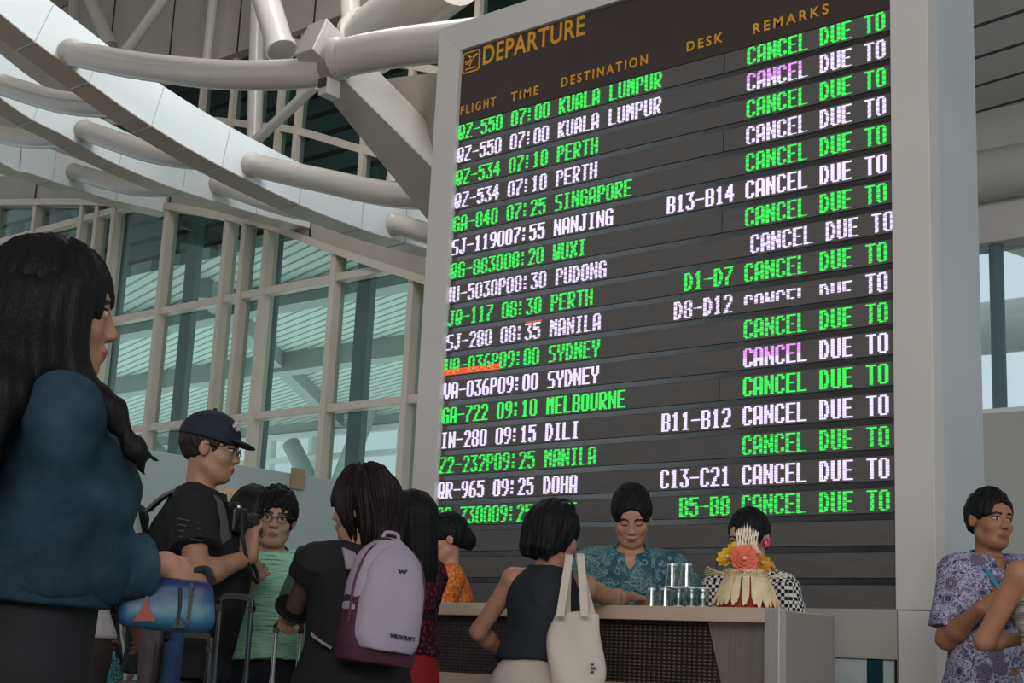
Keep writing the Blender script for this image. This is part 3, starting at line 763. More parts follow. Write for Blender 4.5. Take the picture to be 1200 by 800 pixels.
class Sh:
    def __init__(s, grow=0.0):
        s.ops = []; s.grow = grow; s.O = V(0, 0, 0); s.R = np.eye(3); s.S = 1.0
    def fr(s, O=None, R=None, S=1.0):
        s.O = V(0, 0, 0) if O is None else np.asarray(O, float); s.R = np.eye(3) if R is None else R; s.S = S; return s
    def P(s, p): return s.O + s.R @ (np.asarray(p, float)*s.S)
    def _op(s, mode, fn, lo, hi, k):
        s.ops.append((mode, fn, np.asarray(lo, float), np.asarray(hi, float), k)); return s
    def cone(s, a, b, ra, rb, k=0.02, mode='add', flat=None, capped=False):
        a = s.P(a); b = s.P(b); ra = ra*s.S+s.grow; rb = rb*s.S+s.grow
        ab = b-a; L2 = float(ab@ab) or 1e-9; Ln = math.sqrt(L2)
        fl = None
        if flat is not None: fl = (s.R@unit(flat[0]), flat[1])
        def fn(X, Y, Z):
            px, py, pz = X-a[0], Y-a[1], Z-a[2]
            tt = (px*ab[0]+py*ab[1]+pz*ab[2])/L2; t = np.clip(tt, 0, 1)
            qx, qy, qz = px-ab[0]*t, py-ab[1]*t, pz-ab[2]*t
            d2 = qx*qx+qy*qy+qz*qz
            if fl is not None:
                c = qx*fl[0][0]+qy*fl[0][1]+qz*fl[0][2]; d2 = d2+c*c*(fl[1]**2-1)
            d = np.sqrt(d2)-(ra+(rb-ra)*t)
            if fl is not None: d = d/max(1.0, fl[1]**0.5)
            if capped: d = np.maximum(d, np.maximum(-tt*Ln, (tt-1)*Ln))
            return d
        r = max(ra, rb); return s._op(mode, fn, np.minimum(a, b)-r, np.maximum(a, b)+r, k)
    def ell(s, c, r, R=None, k=0.02, mode='add'):
        c = s.P(c); r = np.asarray(r, float)*s.S+s.grow; Q = s.R if R is None else s.R@R
        def fn(X, Y, Z):
            px, py, pz = X-c[0], Y-c[1], Z-c[2]
            u = [px*Q[0, i]+py*Q[1, i]+pz*Q[2, i] for i in range(3)]
            k0 = np.sqrt(sum((u[i]/r[i])**2 for i in range(3))); k1 = np.sqrt(sum((u[i]/r[i]**2)**2 for i in range(3)))+1e-9
            return k0*(k0-1)/k1
        e = np.abs(Q)@r; return s._op(mode, fn, c-e, c+e, k)
    def loft(s, tab, k=0.02, mode='add', p=2.0):
        """stack of ellipses up the local z axis: rows of (z, half width, half depth, y offset[, x offset])"""
        O, R, S, g = s.O, s.R, s.S, s.grow
        T = np.array([list(q)+[0.0]*(5-len(q)) for q in tab], float)*S
        z0, z1 = T[0, 0]-g*0.3, T[-1, 0]+g*0.3
        zi = np.linspace(T[0, 0], T[-1, 0], 80)
        def sm(col):                       # smooth interpolation of the profile
            v = np.interp(zi, T[:, 0], T[:, col]); kk = np.ones(9)/9
            return np.convolve(np.pad(v, 4, mode='edge'), kk, 'valid')
        cols = [sm(i) for i in (1, 2, 3, 4)]
        def fn(X, Y, Z):
            px, py, pz = X-O[0], Y-O[1], Z-O[2]
            u = [px*R[0, i]+py*R[1, i]+pz*R[2, i] for i in range(3)]
            u = np.broadcast_arrays(*u)
            a, b, yo, xo = (np.interp(u[2], zi, c_) for c_ in cols)
            a = a+g; b = b+g
            d = ((np.abs((u[0]-xo)/a)**p+np.abs((u[1]-yo)/b)**p)**(1/p)-1)*np.minimum(a, b)
            return np.maximum(d, np.maximum(z0-u[2], u[2]-z1))
        m = float((T[:, 1]+np.abs(T[:, 4])).max())+g, float((T[:, 2]+np.abs(T[:, 3])).max())+g
        cs = np.array([O+R@V(sx*m[0], sy*m[1], z) for sx in (-1, 1) for sy in (-1, 1) for z in (z0, z1)])
        return s._op(mode, fn, cs.min(0), cs.max(0), k)
    def box(s, c, h, r=0.01, R=None, k=0.005, mode='add'):
        c = s.P(c); h = np.asarray(h, float)*s.S+s.grow; Q = s.R if R is None else s.R@R
        def fn(X, Y, Z):
            px, py, pz = X-c[0], Y-c[1], Z-c[2]
            q = [np.abs(px*Q[0, i]+py*Q[1, i]+pz*Q[2, i])-h[i]+r for i in range(3)]
            q = np.broadcast_arrays(*q)
            return np.sqrt(sum(np.maximum(v, 0)**2 for v in q))+np.minimum(np.maximum(q[0], np.maximum(q[1], q[2])), 0)-r
        e = np.abs(Q)@h; return s._op(mode, fn, c-e, c+e, k)
    def cut(s, c, n):                     # keeps the side the normal points away from
        c = s.P(c); n = s.R@unit(n)
        return s._op('cut', lambda X, Y, Z: (X-c[0])*n[0]+(Y-c[1])*n[1]+(Z-c[2])*n[2], c, c, 0)
    def warp(s, fn): return s._op('warp', fn, V(0, 0, 0), V(0, 0, 0), 0)
    def field(s, h):
        ad = [o for o in s.ops if o[0] == 'add']
        lo = np.min([o[2] for o in ad], 0)-3*h-0.012; hi = np.max([o[3] for o in ad], 0)+3*h+0.012
        n = np.ceil((hi-lo)/h).astype(int)+1
        f = np.full(n, 0.5, np.float32)
        ax = [lo[i]+h*np.arange(n[i]) for i in range(3)]
        full = (ax[0][:, None, None].astype(np.float32), ax[1][None, :, None].astype(np.float32), ax[2][None, None, :].astype(np.float32))
        for mode, fn, a, b, k in s.ops:
            if mode == 'cut': np.maximum(f, fn(*full), out=f); continue
            if mode == 'warp': f += fn(*full).astype(np.float32); continue
            m = max(k, 0.01)+2*h
            i0 = np.maximum(np.floor((a-m-lo)/h).astype(int), 0); i1 = np.minimum(np.ceil((b+m-lo)/h).astype(int)+1, n)
            if (i1 <= i0).any(): continue
            sl = tuple(slice(i0[i], i1[i]) for i in range(3))
            d = np.broadcast_to(fn(full[0][sl[0]], full[1][:, sl[1]], full[2][:, :, sl[2]]), f[sl].shape).astype(np.float32); g = f[sl]
            if mode == 'add':
                hh = np.maximum(k-np.abs(g-d), 0)/max(k, 1e-6)
                f[sl] = np.minimum(g, d)-hh*hh*k*0.25
            else:
                hh = np.maximum(k-np.abs(g+d), 0)/max(k, 1e-6)
                f[sl] = np.maximum(g, -d)+hh*hh*k*0.25
        return f, lo
    def mesh(s, h):
        f, lo = s.field(h)
        return surfnets(f, lo, h)
    def obj(s, name, m, parent, h=0.006, slots=None, sm=1, keep=0.0):
        v, q = s.mesh(h)
        if keep: v, q = big_pieces(v, q, keep)
        for _ in range(sm): v = relax(v, q)
        return np_obj(name, v, q, m, parent, slots)

def big_pieces(v, q, share):
    """drops crumbs smaller than `share` of the surface"""
    lab = np.arange(len(v)); e = np.concatenate([q[:, [0, 1]], q[:, [1, 2]], q[:, [2, 3]]])
    while True:
        m = np.minimum(lab[e[:, 0]], lab[e[:, 1]]); old = lab.copy()
        np.minimum.at(lab, e[:, 0], m); np.minimum.at(lab, e[:, 1], m); lab = lab[lab]
        if (lab == old).all(): break
    n = np.bincount(lab, minlength=len(v)); ok = n[lab] >= share*len(v)
    new = np.cumsum(ok)-1
    return v[ok], new[q[ok[q[:, 0]]]]

def relax(v, q, w=0.5):
    n = len(v); acc = np.zeros_like(v); cnt = np.zeros(n)
    for a in range(4):
        i, j = q[:, a], q[:, (a+1) % 4]
        for c in range(3):
            acc[:, c] += np.bincount(i, v[j, c], n)+np.bincount(j, v[i, c], n)
        cnt += np.bincount(i, minlength=n)+np.bincount(j, minlength=n)
    cnt = np.maximum(cnt, 1)[:, None]
    return v*(1-w)+acc/cnt*w

def surfnets(f, lo, h):
    s = f < 0
    n = f.shape; c = [m-1 for m in n]
    def sub(A, i, j, k): return A[i:i+c[0], j:j+c[1], k:k+c[2]]
    cnt = np.zeros(c, np.int8)
    for i in (0, 1):
        for j in (0, 1):
            for k in (0, 1): cnt += sub(s, i, j, k)
    I, J, K = np.nonzero((cnt > 0) & (cnt < 8))
    idx = np.full(c, -1, np.int32); idx[I, J, K] = np.arange(len(I))
    acc = np.zeros((len(I), 3)); num = np.zeros(len(I))
    for a in range(3):
        for p in (0, 1):
            for r in (0, 1):
                o0 = [0, 0, 0]; b_, c_ = [x for x in range(3) if x != a]
                o0[b_] = p; o0[c_] = r; o1 = list(o0); o1[a] = 1
                f0 = f[I+o0[0], J+o0[1], K+o0[2]]; f1 = f[I+o1[0], J+o1[1], K+o1[2]]
                x = (f0 < 0) != (f1 < 0)
                t = np.where(x, f0/np.where(x, f0-f1, 1), 0)
                pt = np.array([np.full(len(I), o0[q], float) for q in range(3)]).T; pt[:, a] = t
                acc += np.where(x[:, None], pt, 0); num += x
    v = np.stack([I, J, K], 1)+acc/num[:, None]
    v = lo+v*h
    Q = []
    for a in range(3):
        b_, c_ = (a+1) % 3, (a+2) % 3
        sl0 = [slice(None)]*3; sl1 = [slice(None)]*3
        sl0[a] = slice(0, n[a]-1); sl1[a] = slice(1, n[a])
        ed = s[tuple(sl0)] != s[tuple(sl1)]
        E = np.stack(np.nonzero(ed), 1)
        ok = (E[:, b_] > 0) & (E[:, c_] > 0) & (E[:, b_] < n[b_]-1) & (E[:, c_] < n[c_]-1); E = E[ok]
        ins = s[E[:, 0], E[:, 1], E[:, 2]]
        def cell(db, dc):
            e = E.copy(); e[:, b_] += db; e[:, c_] += dc; return idx[e[:, 0], e[:, 1], e[:, 2]]
        q = np.stack([cell(-1, -1), cell(0, -1), cell(0, 0), cell(-1, 0)], 1)
        q[~ins] = q[~ins][:, ::-1]; Q.append(q)
    return v, np.concatenate(Q)

def np_obj(name, v, q, m, parent, slots=None):
    me = bpy.data.meshes.new(name)
    nq = len(q)
    me.vertices.add(len(v)); me.vertices.foreach_set('co', np.asarray(v, np.float32).ravel())
    me.loops.add(nq*4); me.loops.foreach_set('vertex_index', np.asarray(q, np.int32).ravel())
    me.polygons.add(nq); me.polygons.foreach_set('loop_start', np.arange(0, nq*4, 4, dtype=np.int32))
    me.polygons.foreach_set('use_smooth', np.ones(nq, bool))
    for x in (m if isinstance(m, list) else [m]): me.materials.append(x)
    if slots is not None:
        me.polygons.foreach_set('material_index', slots(v[q].mean(1)).astype(np.int32))
    me.update(calc_edges=True)
    o = bpy.data.objects.new(name, me); COL.objects.link(o)
    if parent is not None: o.parent = parent
    return o

def wrinkles(amp, fx, seed, zs=1.0):
    rg = np.random.RandomState(seed); W = [(rg.normal(size=3)*fx*V(1, 1, zs), rg.uniform(0, 6.28), rg.uniform(.5, 1)) for _ in range(5)]
    def fn(X, Y, Z):
        t = 0
        for w_, p, a in W: t = t+a*np.sin(X*w_[0]+Y*w_[1]+Z*w_[2]+p+1.5*np.sin(X*w_[2]*.5+Z*w_[0]*.4+Y*w_[1]*.3+p))
        return t*amp/2.5
    return fn

def rotm(yaw=0, pitch=0, roll=0):
    """head turn: yaw > 0 to the person's right, pitch > 0 looks down, roll > 0 tips to the right (degrees)"""
    y, p, r = (math.radians(a) for a in (-yaw, -pitch, roll))
    Rz = np.array([[math.cos(y), -math.sin(y), 0], [math.sin(y), math.cos(y), 0], [0, 0, 1]])
    Rx = np.array([[1, 0, 0], [0, math.cos(p), -math.sin(p)], [0, math.sin(p), math.cos(p)]])
    Ry = np.array([[math.cos(r), 0, math.sin(r)], [0, 1, 0], [-math.sin(r), 0, math.cos(r)]])
    return Rz @ Rx @ Ry

# ------------------------------------------------------------------ people
RH = unit([_r[0], _r[1], 0]); AH = unit([_d[0], _d[1], 0])
SKIN = {}
def skin(col):
    if col not in SKIN:
        m = mat('skin', col, 0.5, 0, 0.04, 25, spec=0.35)
        b = m.node_tree.nodes['Principled BSDF']; b.inputs['Subsurface Weight'].default_value = 0.08; b.inputs['Subsurface Radius'].default_value = (0.02, 0.008, 0.004)
        dk = tuple(int(int(col[i:i+2], 16)*f) for i, f in ((0, .86), (2, .70), (4, .70)))
        SKIN[col] = [m, mat('lips', '%02x%02x%02x' % dk, 0.45, 0, 0.03), mat('eyebrow', '1c1412', 0.8), mat('eye_white', 'b9b2aa', 0.3), mat('iris', '120c0a', 0.2)]
    return SKIN[col]
def hairmat(name, c, streak='2'):
    m = mat(name, c, 0.58, 0, 0.30, 140, 0.35, 260, spec=0.22, stretch=(1, 1, 0.06)); return m

class Person:
    def __init__(s, px, py, D, facing, label, skincol='a77b62', female=False, lean=0, side=0, twist=0, drop=0.0, head=(0, 0, 0), hs=1.0, fat=0.0, neck_fwd=0.02,
                 wrists=(None, None), elbows=((0.4, -0.5, -0.6), (-0.4, -0.5, -0.6)), hands=(None, None), curl=(0.25, 0.25), h=0.0055, closed=False, category='person', shoulder=1.0):
        fwd = unit(RH*facing[0]+AH*facing[1]); s.fwd = fwd
        ang = math.atan2(fwd[1], fwd[0])-math.pi/2
        s.h = h; s.skincol = skincol; s.closed = closed; s.female = female; s.fat = fat
        target = np.array(at(px, py, D))
        ls, ss = math.radians(lean), math.radians(side)
        Z = unit([math.sin(ss), math.sin(ls)*math.cos(ss), math.cos(ls)*math.cos(ss)])
        X = unit(np.cross(V(0, 1, 0), Z)); Y = np.cross(Z, X); tw = math.radians(-twist)
        X, Y = X*math.cos(tw)+Y*math.sin(tw), -X*math.sin(tw)+Y*math.cos(tw)
        s.T = np.stack([X, Y, Z], 1)
        # stature follows from where the head is
        def headz(k): return .94*k + (s.T @ V(0, 0.01, .50*k))[2] + 0.146*k*math.cos(ls*0.5)
        k = 1.0
        for _ in range(30): k *= 1+(target[2]-headz(k))/target[2]
        s.k = k
        s.pel = V(0, 0, .94*k)
        s.nb = s.tp(0, -0.01, .50)
        s.hc = s.nb + k*V(math.sin(ss)*0.5*0.146, 0.146*math.sin(ls*0.6)+neck_fwd, 0.146*math.cos(ls*0.5))
        s.HR = rotm(*head); s.hs = hs
        c_, s_ = math.cos(ang), math.sin(ang)
        s.Rw = np.array([[c_, -s_, 0], [s_, c_, 0], [0, 0, 1]])
        loc = target - s.Rw @ s.hc; loc[2] = 0; s.loc = loc
        s.root = thing('person', label, category, tuple(loc), ang)
        sw = (.158 if female else .178)*k*shoulder
        s.sh = [s.tp(sw/k, 0, .438-drop), s.tp(-sw/k, 0, .438-drop)]
        s.hip = [V(.085*k, 0, .90*k), V(-.085*k, 0, .90*k)]
        s.knee = [V(.095*k, .02, .49*k), V(-.095*k, .02, .49*k)]
        s.ank = [V(.10*k, -.02, .085*k), V(-.10*k, -.02, .085*k)]
        s.wr, s.el = [], []
        l1, l2 = .285*k, .245*k
        for i in (0, 1):
            w_ = wrists[i]; sg = 1 if i == 0 else -1
            if w_ is None: w_ = s.sh[i] + k*V(sg*.07, .06, -.50)
            elif w_[0] == 'px': w_ = s.Rw.T @ (np.array(at(*w_[1:]))-s.loc)
            elif w_[0] == 'w': w_ = s.Rw.T @ (np.array(w_[1:])-s.loc)
            else: w_ = np.array(w_, float)*k
            d = w_-s.sh[i]; L_ = np.linalg.norm(d)
            if L_ > (l1+l2)*0.995: d *= (l1+l2)*0.995/L_; L_ = (l1+l2)*0.995; w_ = s.sh[i]+d
            a = (L_*L_+l1*l1-l2*l2)/(2*L_); hgt = math.sqrt(max(l1*l1-a*a, 0))
            e = np.array(elbows[i], float); e = e-d*(e@d)/(d@d); e = unit(e)
            s.wr.append(w_); s.el.append(s.sh[i]+d/L_*a+e*hgt)
        s.hands = hands; s.curl = curl
    def tp(s, x, y, t): return s.pel + s.T @ (V(x, y, t)*s.k)
    def loc_of(s, px, py, D): return s.Rw.T @ (np.array(at(px, py, D))-s.loc)
    def torso_tab(s):
        f = s.fat
        if s.female:
            return [(-.13, .10, .08, 0), (-.08, .165+f*.5, .115+f*.5, -.01), (0, .168+f, .120+f, -.012), (.12, .132+f, .098+f, 0), (.20, .130+f, .100+f, .004), (.30, .146+f*.7, .118+f*.7, .012), (.37, .150+f*.5, .108+f*.4, .004), (.44, .125, .082, -.008), (.49, .075, .062, -.012)]
        return [(-.13, .11, .08, 0), (-.08, .160+f*.5, .115+f*.5, 0), (0, .164+f, .118+f, 0), (.12, .150+f, .110+f*1.5, .0+f*.5), (.24, .160+f, .115+f*1.4, .0+f*.4), (.36, .176+f*.6, .122+f*.6, .004), (.44, .155, .095, -.006), (.49, .085, .068, -.012)]
    def arm(s, S, i, frac0=0.0, frac1=2.0, k=.02, r=(.055, .044, .040, .027), capped=False):
        K_ = s.k; sh_, el, wr = s.sh[i], s.el[i], s.wr[i]
        if frac1 <= 1:
            S.cone(sh_, sh_+(el-sh_)*frac1, r[0]*K_, (r[0]+(r[1]-r[0])*frac1)*K_, k, capped=False if not capped else True)
        else:
            S.cone(sh_, el, r[0]*K_, r[1]*K_, k)
            mid = el+(wr-el)*0.3
            e2 = el+(wr-el)*(frac1-1)
            if frac1-1 > .35:
                S.cone(el, mid, r[1]*.96*K_, r[2]*1.04*K_, k); S.cone(mid, e2, r[2]*1.04*K_, r[3]*K_, k, capped=capped)
            else: S.cone(el, e2, r[1]*K_, r[2]*K_, k, capped=capped)
    def hand(s, S, i):
        K_ = s.k; wr = s.wr[i]; fa = unit(wr-s.el[i]); cu = s.curl[i]
        hd = s.hands[i]
        d = fa if hd is None else unit(hd[0])
        n = unit(s.T @ V(-1 if i == 0 else 1, 0.2, -0.1)) if hd is None or len(hd) < 2 else np.asarray(hd[1], float)
        n = unit(n-d*(n@d)); w_ = np.cross(d, n)*(1 if i == 0 else -1)       # towards the thumb side
        f_ = K_*(0.94 if s.female else 1.02)
        pc = wr+d*.05*f_
        S.cone(wr, wr+d*.03*f_, .026*f_, .026*f_, .015, flat=(n, 1.3))
        for o in (-.026, -.009, .009, .026): S.cone(wr+d*.022*f_+w_*o*.7*f_, wr+d*.088*f_+w_*o*f_, .0145*f_, .0125*f_, .010)
        for q, (o, ln) in enumerate(((.031, .92), (.0105, 1.04), (-.0105, .97), (-.031, .78))):
            p = wr+d*.088*f_+w_*o*f_; dirv = unit(d+w_*o*1.6); a = 0.0
            for j, (L_, r0, r1, da) in enumerate(((.042, .0095, .0088, 62), (.027, .0086, .0080, 75), (.021, .0080, .0068, 45))):
                a += math.radians(da*cu+4)
                dd = dirv*math.cos(a)+n*math.sin(a); p2 = p+dd*L_*ln*f_
                S.cone(p, p2, r0*f_, r1*f_, .004); p = p2
        p = wr+d*.028*f_+w_*.026*f_; dd = unit(d*.62+w_*.62+n*.45); p2 = p+dd*.042*f_
        S.cone(p, p2, .0145*f_, .0115*f_, .010)
        dd2 = unit(dd+n*.5*cu+d*.35*cu-w_*.25*cu); p3 = p2+dd2*.030*f_; S.cone(p2, p3, .0112*f_, .010*f_, .005); S.cone(p3, p3+unit(dd2+d*.3)*.022*f_, .010*f_, .008*f_, .004)
    def headshape(s, S):
        S.fr(s.hc, s.HR, s.hs)
        fm = s.female
        S.ell((0, -.018, .028), (.071, .094, .086), k=.02)
        S.ell((0, .020, -.030), (.058, .070, .082), k=.03)
        S.ell((0, .030, -.078), (.040 if fm else .045, .050, .034), k=.03)
        S.ell((0, .066, -.096), (.020 if fm else .025, .018, .016), k=.02)
        for sx in (-1, 1):
            S.ell((sx*.040, .052, -.028), (.024, .026, .024), k=.02)
            S.cone((sx*.052, .0, -.06), (sx*.026, .05, -.09), .014, .015, .025)
        S.cone((-.036, .076, .022), (.036, .076, .022), .011, .011, .014)
        S.ell((0, .062, .044), (.048, .022, .028), k=.02)
        for sx in (-1, 1): S.ell((sx*.031, .096, .005), (.016, .015, .010), k=.012, mode='sub')
        for sx in (-1, 1): S.ell((sx*.031, .075, .005), (.0145, .012, .0115), k=.004)
        S.cone((0, .086, .012), (0, .102, -.026), .0072, .0105, .010)
        for sx in (-1, 1): S.ell((sx*.012, .096, -.030), (.0085, .010, .008), k=.007)
        S.ell((0, .085, -.058), (.024, .0135, .0075), k=.006); S.ell((0, .083, -.069), (.021, .0135, .0085), k=.005)
        S.cone((-.018, .101, -.0635), (.018, .101, -.0635), .0032, .0032, .004, mode='sub')
        for sx in (-1, 1):
            Re = rotm(yaw=-sx*22)
            S.ell((sx*.079, -.012, -.005), (.008, .020, .031), Re, k=.006); S.ell((sx*.087, -.004, -.002), (.004, .011, .018), Re, k=.004, mode='sub')
        S.fr()
    def face_slots(s):
        HRt = s.HR.T; hc = s.hc; hs = s.hs; closed = s.closed
        def f(c):
            q = (c-hc)@s.HR/hs; x = np.abs(q[:, 0]); y = q[:, 1]; z = q[:, 2]
            o = np.zeros(len(c), int); near = (y > .055) & (np.abs(q[:, 2]) < .12) & (x < .08) & (y < .13)
            o[near & (((x/.0215)**2+((z+.0635)/.0105)**2) < 1) & (y > .075)] = 1
            zb = .0265-((x-.030)/.022)**2*.006
            o[near & (np.abs(x-.033) < .021) & (np.abs(z-zb) < .0042)] = 2
            if closed:
                o[near & (np.abs(x-.031) < .014) & (np.abs(z+.002) < .0026)] = 2
            else:
                e = ((x-.031)/.0135)**2+((z-.004)/.0048)**2 < 1
                o[near & e] = 3; o[near & ((((x-.031)/.0062)**2+((z-.004)/.0058)**2) < 1) & (np.abs(z-.004) < .0052)] = 4
                o[near & (((x-.031)/.0155)**2 < 1) & (np.abs(z-.0100) < .0022)] = 2
            return o
        return f
    def body(s, legs=True):
        K_ = s.k; S = Sh()
        S.fr(s.pel, s.T, K_); S.loft(s.torso_tab(), k=.03)
        if s.female:
            for sx in (-1, 1): S.ell((sx*.068, .085, .30), (.055, .05, .055), k=.03)
        S.fr()
        for i in (0, 1):
            S.cone(s.tp((.06 if i == 0 else -.06), -.01, .455), s.sh[i], .040*K_, .050*K_, .03)
            r = (.050, .042, .040, .026) if not s.female else (.045, .037, .035, .023)
            s.arm(S, i, r=r); s.hand(S, i)
            S.cone(s.hip[i], s.knee[i], .088*K_, .056*K_, .03); S.cone(s.knee[i], s.ank[i]+V(0, -.01, .16), .054*K_, .050*K_, .02); S.cone(s.ank[i]+V(0, -.01, .16), s.ank[i], .046*K_, .036*K_, .02)
            S.cone(s.ank[i]+V(0, -.03, -.045), s.ank[i]+V(0, .13, -.055), .034, .026, .03)
        S.cone(s.nb-s.T[:, 2]*.04, s.hc+s.HR@V(0, -.022, -.06)*s.hs, .054*K_*(.90 if s.female else 1), .047*(.90 if s.female else 1.02)*s.hs, .03)
        s.headshape(S)
        return S.obj('body', skin(s.skincol), s.root, s.h, s.face_slots(), sm=1)
    # ---- clothing
    def top(s, m, sleeve=0.6, hem=-.06, grow=.014, neck='crew', wr_amp=.004, seed=1, name='shirt', armr=(.062, .056, .050, .036), loose=0.0, fr=9, h=None, sleeves=True, extra=None):
        K_ = s.k; S = Sh(grow)
        S.fr(s.pel, s.T, K_)
        tab = [list(q) for q in s.torso_tab()]
        tab = [(t, a+(loose if t < .3 else loose*.4)+(.010 if t < .05 else 0), b+(loose if t < .3 else loose*.4)+(.008 if t < .05 else 0), y) for t, a, b, y in tab if t > -.12]
        _t = [q[0] for q in tab]; lo_ = [hem]+[float(np.interp(hem, _t, [q[i] for q in tab])) for i in (1, 2, 3)]; tab = [(hem, lo_[1]+.016, lo_[2]+.014, lo_[3])] + [q for q in tab if q[0] > hem+.03]
        S.loft(tab, k=.03)
        if s.female:
            for sx in (-1, 1): S.ell((sx*.068, .085, .30), (.055, .05, .055), k=.05)
        S.fr()
        if sleeves:
            for i in (0, 1):
                S.cone(s.tp((.06 if i == 0 else -.06), -.01, .455), s.sh[i], .040*K_, .050*K_, .04)
                s.arm(S, i, frac1=sleeve, r=armr, k=.03, capped=True)
        if extra: extra(S)
        S.warp(wrinkles(wr_amp, 20, seed)); S.warp(wrinkles(wr_amp*.5, 55, seed+5))
        S.fr(s.pel, s.T, K_)
        if neck == 'crew': S.grow = 0; S.cone((0, -.015, .40), (0, .045, .64), .060, .10, .004, 'sub')
        elif neck == 'collar': S.grow = 0; S.cone((0, -.015, .40), (0, .02, .64), .060, .080, .004, 'sub'); S.cone((0, .14, .42), (0, .062, .49), .004, .034, .006, 'sub')
        elif neck == 'v': S.grow = 0; S.cone((0, -.02, .44), (0, .02, .62), .060, .09, .004, 'sub'); S.cone((0, .13, .34), (0, .06, .50), .018, .075, .01, 'sub')
        elif neck == 'wide': S.grow = 0; S.cone((0, -.02, .42), (0, .02, .60), .095, .13, .01, 'sub')
        elif neck == 'tank':
            S.grow = 0; S.cone((0, -.015, .42), (0, .05, .64), .066, .11, .006, 'sub')
            for sx in (-1, 1): S.cone((sx*.235, 0, .34), (sx*.175, .0, .52), .055, .065, .01, 'sub')
        S.fr(); S.grow = grow
        return S.obj(name, m, s.root, h or s.h, sm=1)
    def collar(s, m):
        secs = []
        for a in np.linspace(22, 338, 41):
            r_ = math.radians(a); fr_ = (1+math.cos(r_))/2                  # 1 at the front
            e_ = max(0, (abs(a-180)-95)/63)                                 # towards the points
            def q(rx, ry, z): return Vector(s.tp(rx*math.sin(r_), -.012+ry*math.cos(r_), z))
            zb = .480-.016*fr_; zt_ = .530-.036*fr_
            fl = .012+.022*e_; zf = zt_-.040-.028*e_
            secs.append([q(.074, .066, zb), q(.069, .063, zt_), q(.075, .069, zt_+.004), q(.088+fl, .084+fl, zf), q(.082+fl, .078+fl, zf-.002), q(.076, .070, zt_-.006)])
        return MB().strip(secs).obj('collar', m, s.root, smooth=0.7)
    def trousers(s, m, top=.03, grow=.014, flare=0.0, to=None, name='trousers', seed=3):
        K_ = s.k; S = Sh(grow)
        S.fr(s.pel, s.T, K_); S.loft([q for q in s.torso_tab() if q[0] < .16], k=.03); S.fr()
        for i in (0, 1):
            a = s.ank[i]+V(0, 0, .02)
            S.cone(s.hip[i], s.knee[i], .088*K_, (.072+flare*.4)*K_, .04)
            if to is None: S.cone(s.knee[i], a, (.072+flare*.4)*K_, (.056+flare)*K_, .03, capped=True)
        S.warp(wrinkles(.004, 22, seed))
        S.fr(s.pel, s.T, K_); S.cut((0, 0, top), (0, 0, 1)); S.fr()
        if to is not None: S.cut((0, 0, to*K_), (0, 0, -1))
        return S.obj(name, m, s.root, s.h)
    def skirt(s, m, top=.06, bottom=.35, w0=.165, w1=.24, name='skirt', seed=4, grow=.012):
        K_ = s.k; S = Sh(grow); zt_ = .94+top
        S.fr(V(0, 0, 0), np.eye(3), K_)
        S.loft([(bottom, w1, w1*.85, 0), (bottom+.2, w1*.93, w1*.8, 0), (.80, w0*1.12, w0*.85, 0), (.94, w0*1.04, w0*.78, -.01), (zt_, w0*.86, w0*.66, 0)], k=.02)
        S.warp(lambda X, Y, Z: .010*np.clip((0.95*K_-Z)*2.2, 0, 1)*np.sin(np.arctan2(Y, X)*9+2*np.sin(Z*5+seed)))
        S.warp(wrinkles(.003, 22, seed))
        return S.obj(name, m, s.root, s.h)
    def shoes(s, m):
        for i in (0, 1):
            S = Sh(); a = s.ank[i]
            S.cone(a+V(0, -.04, -.045), a+V(0, .14, -.052), .042, .034, .02); S.cone(a+V(0, -.02, .0), a+V(0, -.03, -.04), .042, .042, .02)
            S.cut((0, 0, .003), (0, 0, -1)); S.obj('shoe', m, s.root, 0.007)
    # ---- hair
    def hair(s, m, kind='short', thick=.014, length=.30, width=.09, front=.0, seed=1, strands=26, amp=.0025, fringe=0.0, h=None, parting=0.0, bun=None, hl=.045, nape=-.075):
        S = Sh(); S.fr(s.hc, s.HR, s.hs); t = thick; fl = s.HR, s.hc
        S.ell((0, -.020, .030), (.074+t*.75, .094+t*.9, .087+t*1.3) if kind == 'short' else (.074+t, .094+t, .087+t*1.15), k=.02)
        if kind in ('long', 'bob'):
            z0 = -length
            w_ = width
            S.loft([(z0, w_*.72, .036, -.075), (z0+length*.25, w_*.95, .048, -.072), (-.12, w_, .062, -.062), (-.02, .080+t, .082, -.045), (.05, .075+t, .09, -.03), (.085, .055+t, .07, -.022), (.105, .03, .04, -.02)], k=.03)
            if front:
                for sx in (-1, 1): S.cone((sx*.074, .012, .02), (sx*(.076+.012*front), .010, -.05), .022, .024, .02); S.cone((sx*(.076+.012*front), .010, -.05), (sx*.09, .02, -.05-.24*front), .026, .014, .02)
        if bun: S.ell(bun[:3], (bun[3], bun[3]*1.05, bun[3]*1.1), k=.02)
        # the face window
        S.ell((0, .125, -.045), (.071 if kind == 'short' else .062, .092, .045+hl), k=.006, mode='sub')
        S.cone((0, .112, -.13), (0, .112, hl-.062), .060, .056, .008, 'sub')
        if kind == 'short':
            S.cut((0, -.02, nape), (0, .42, -1))
            for sx in (-1, 1): S.ell((sx*.095, .004, -.035), (.034, .034, .050), k=.006, mode='sub')
        Rm, O, hsx, par = s.HR, s.hc, s.hs, parting
        rg = np.random.RandomState(seed); ph = rg.uniform(0, 6.28, 4)
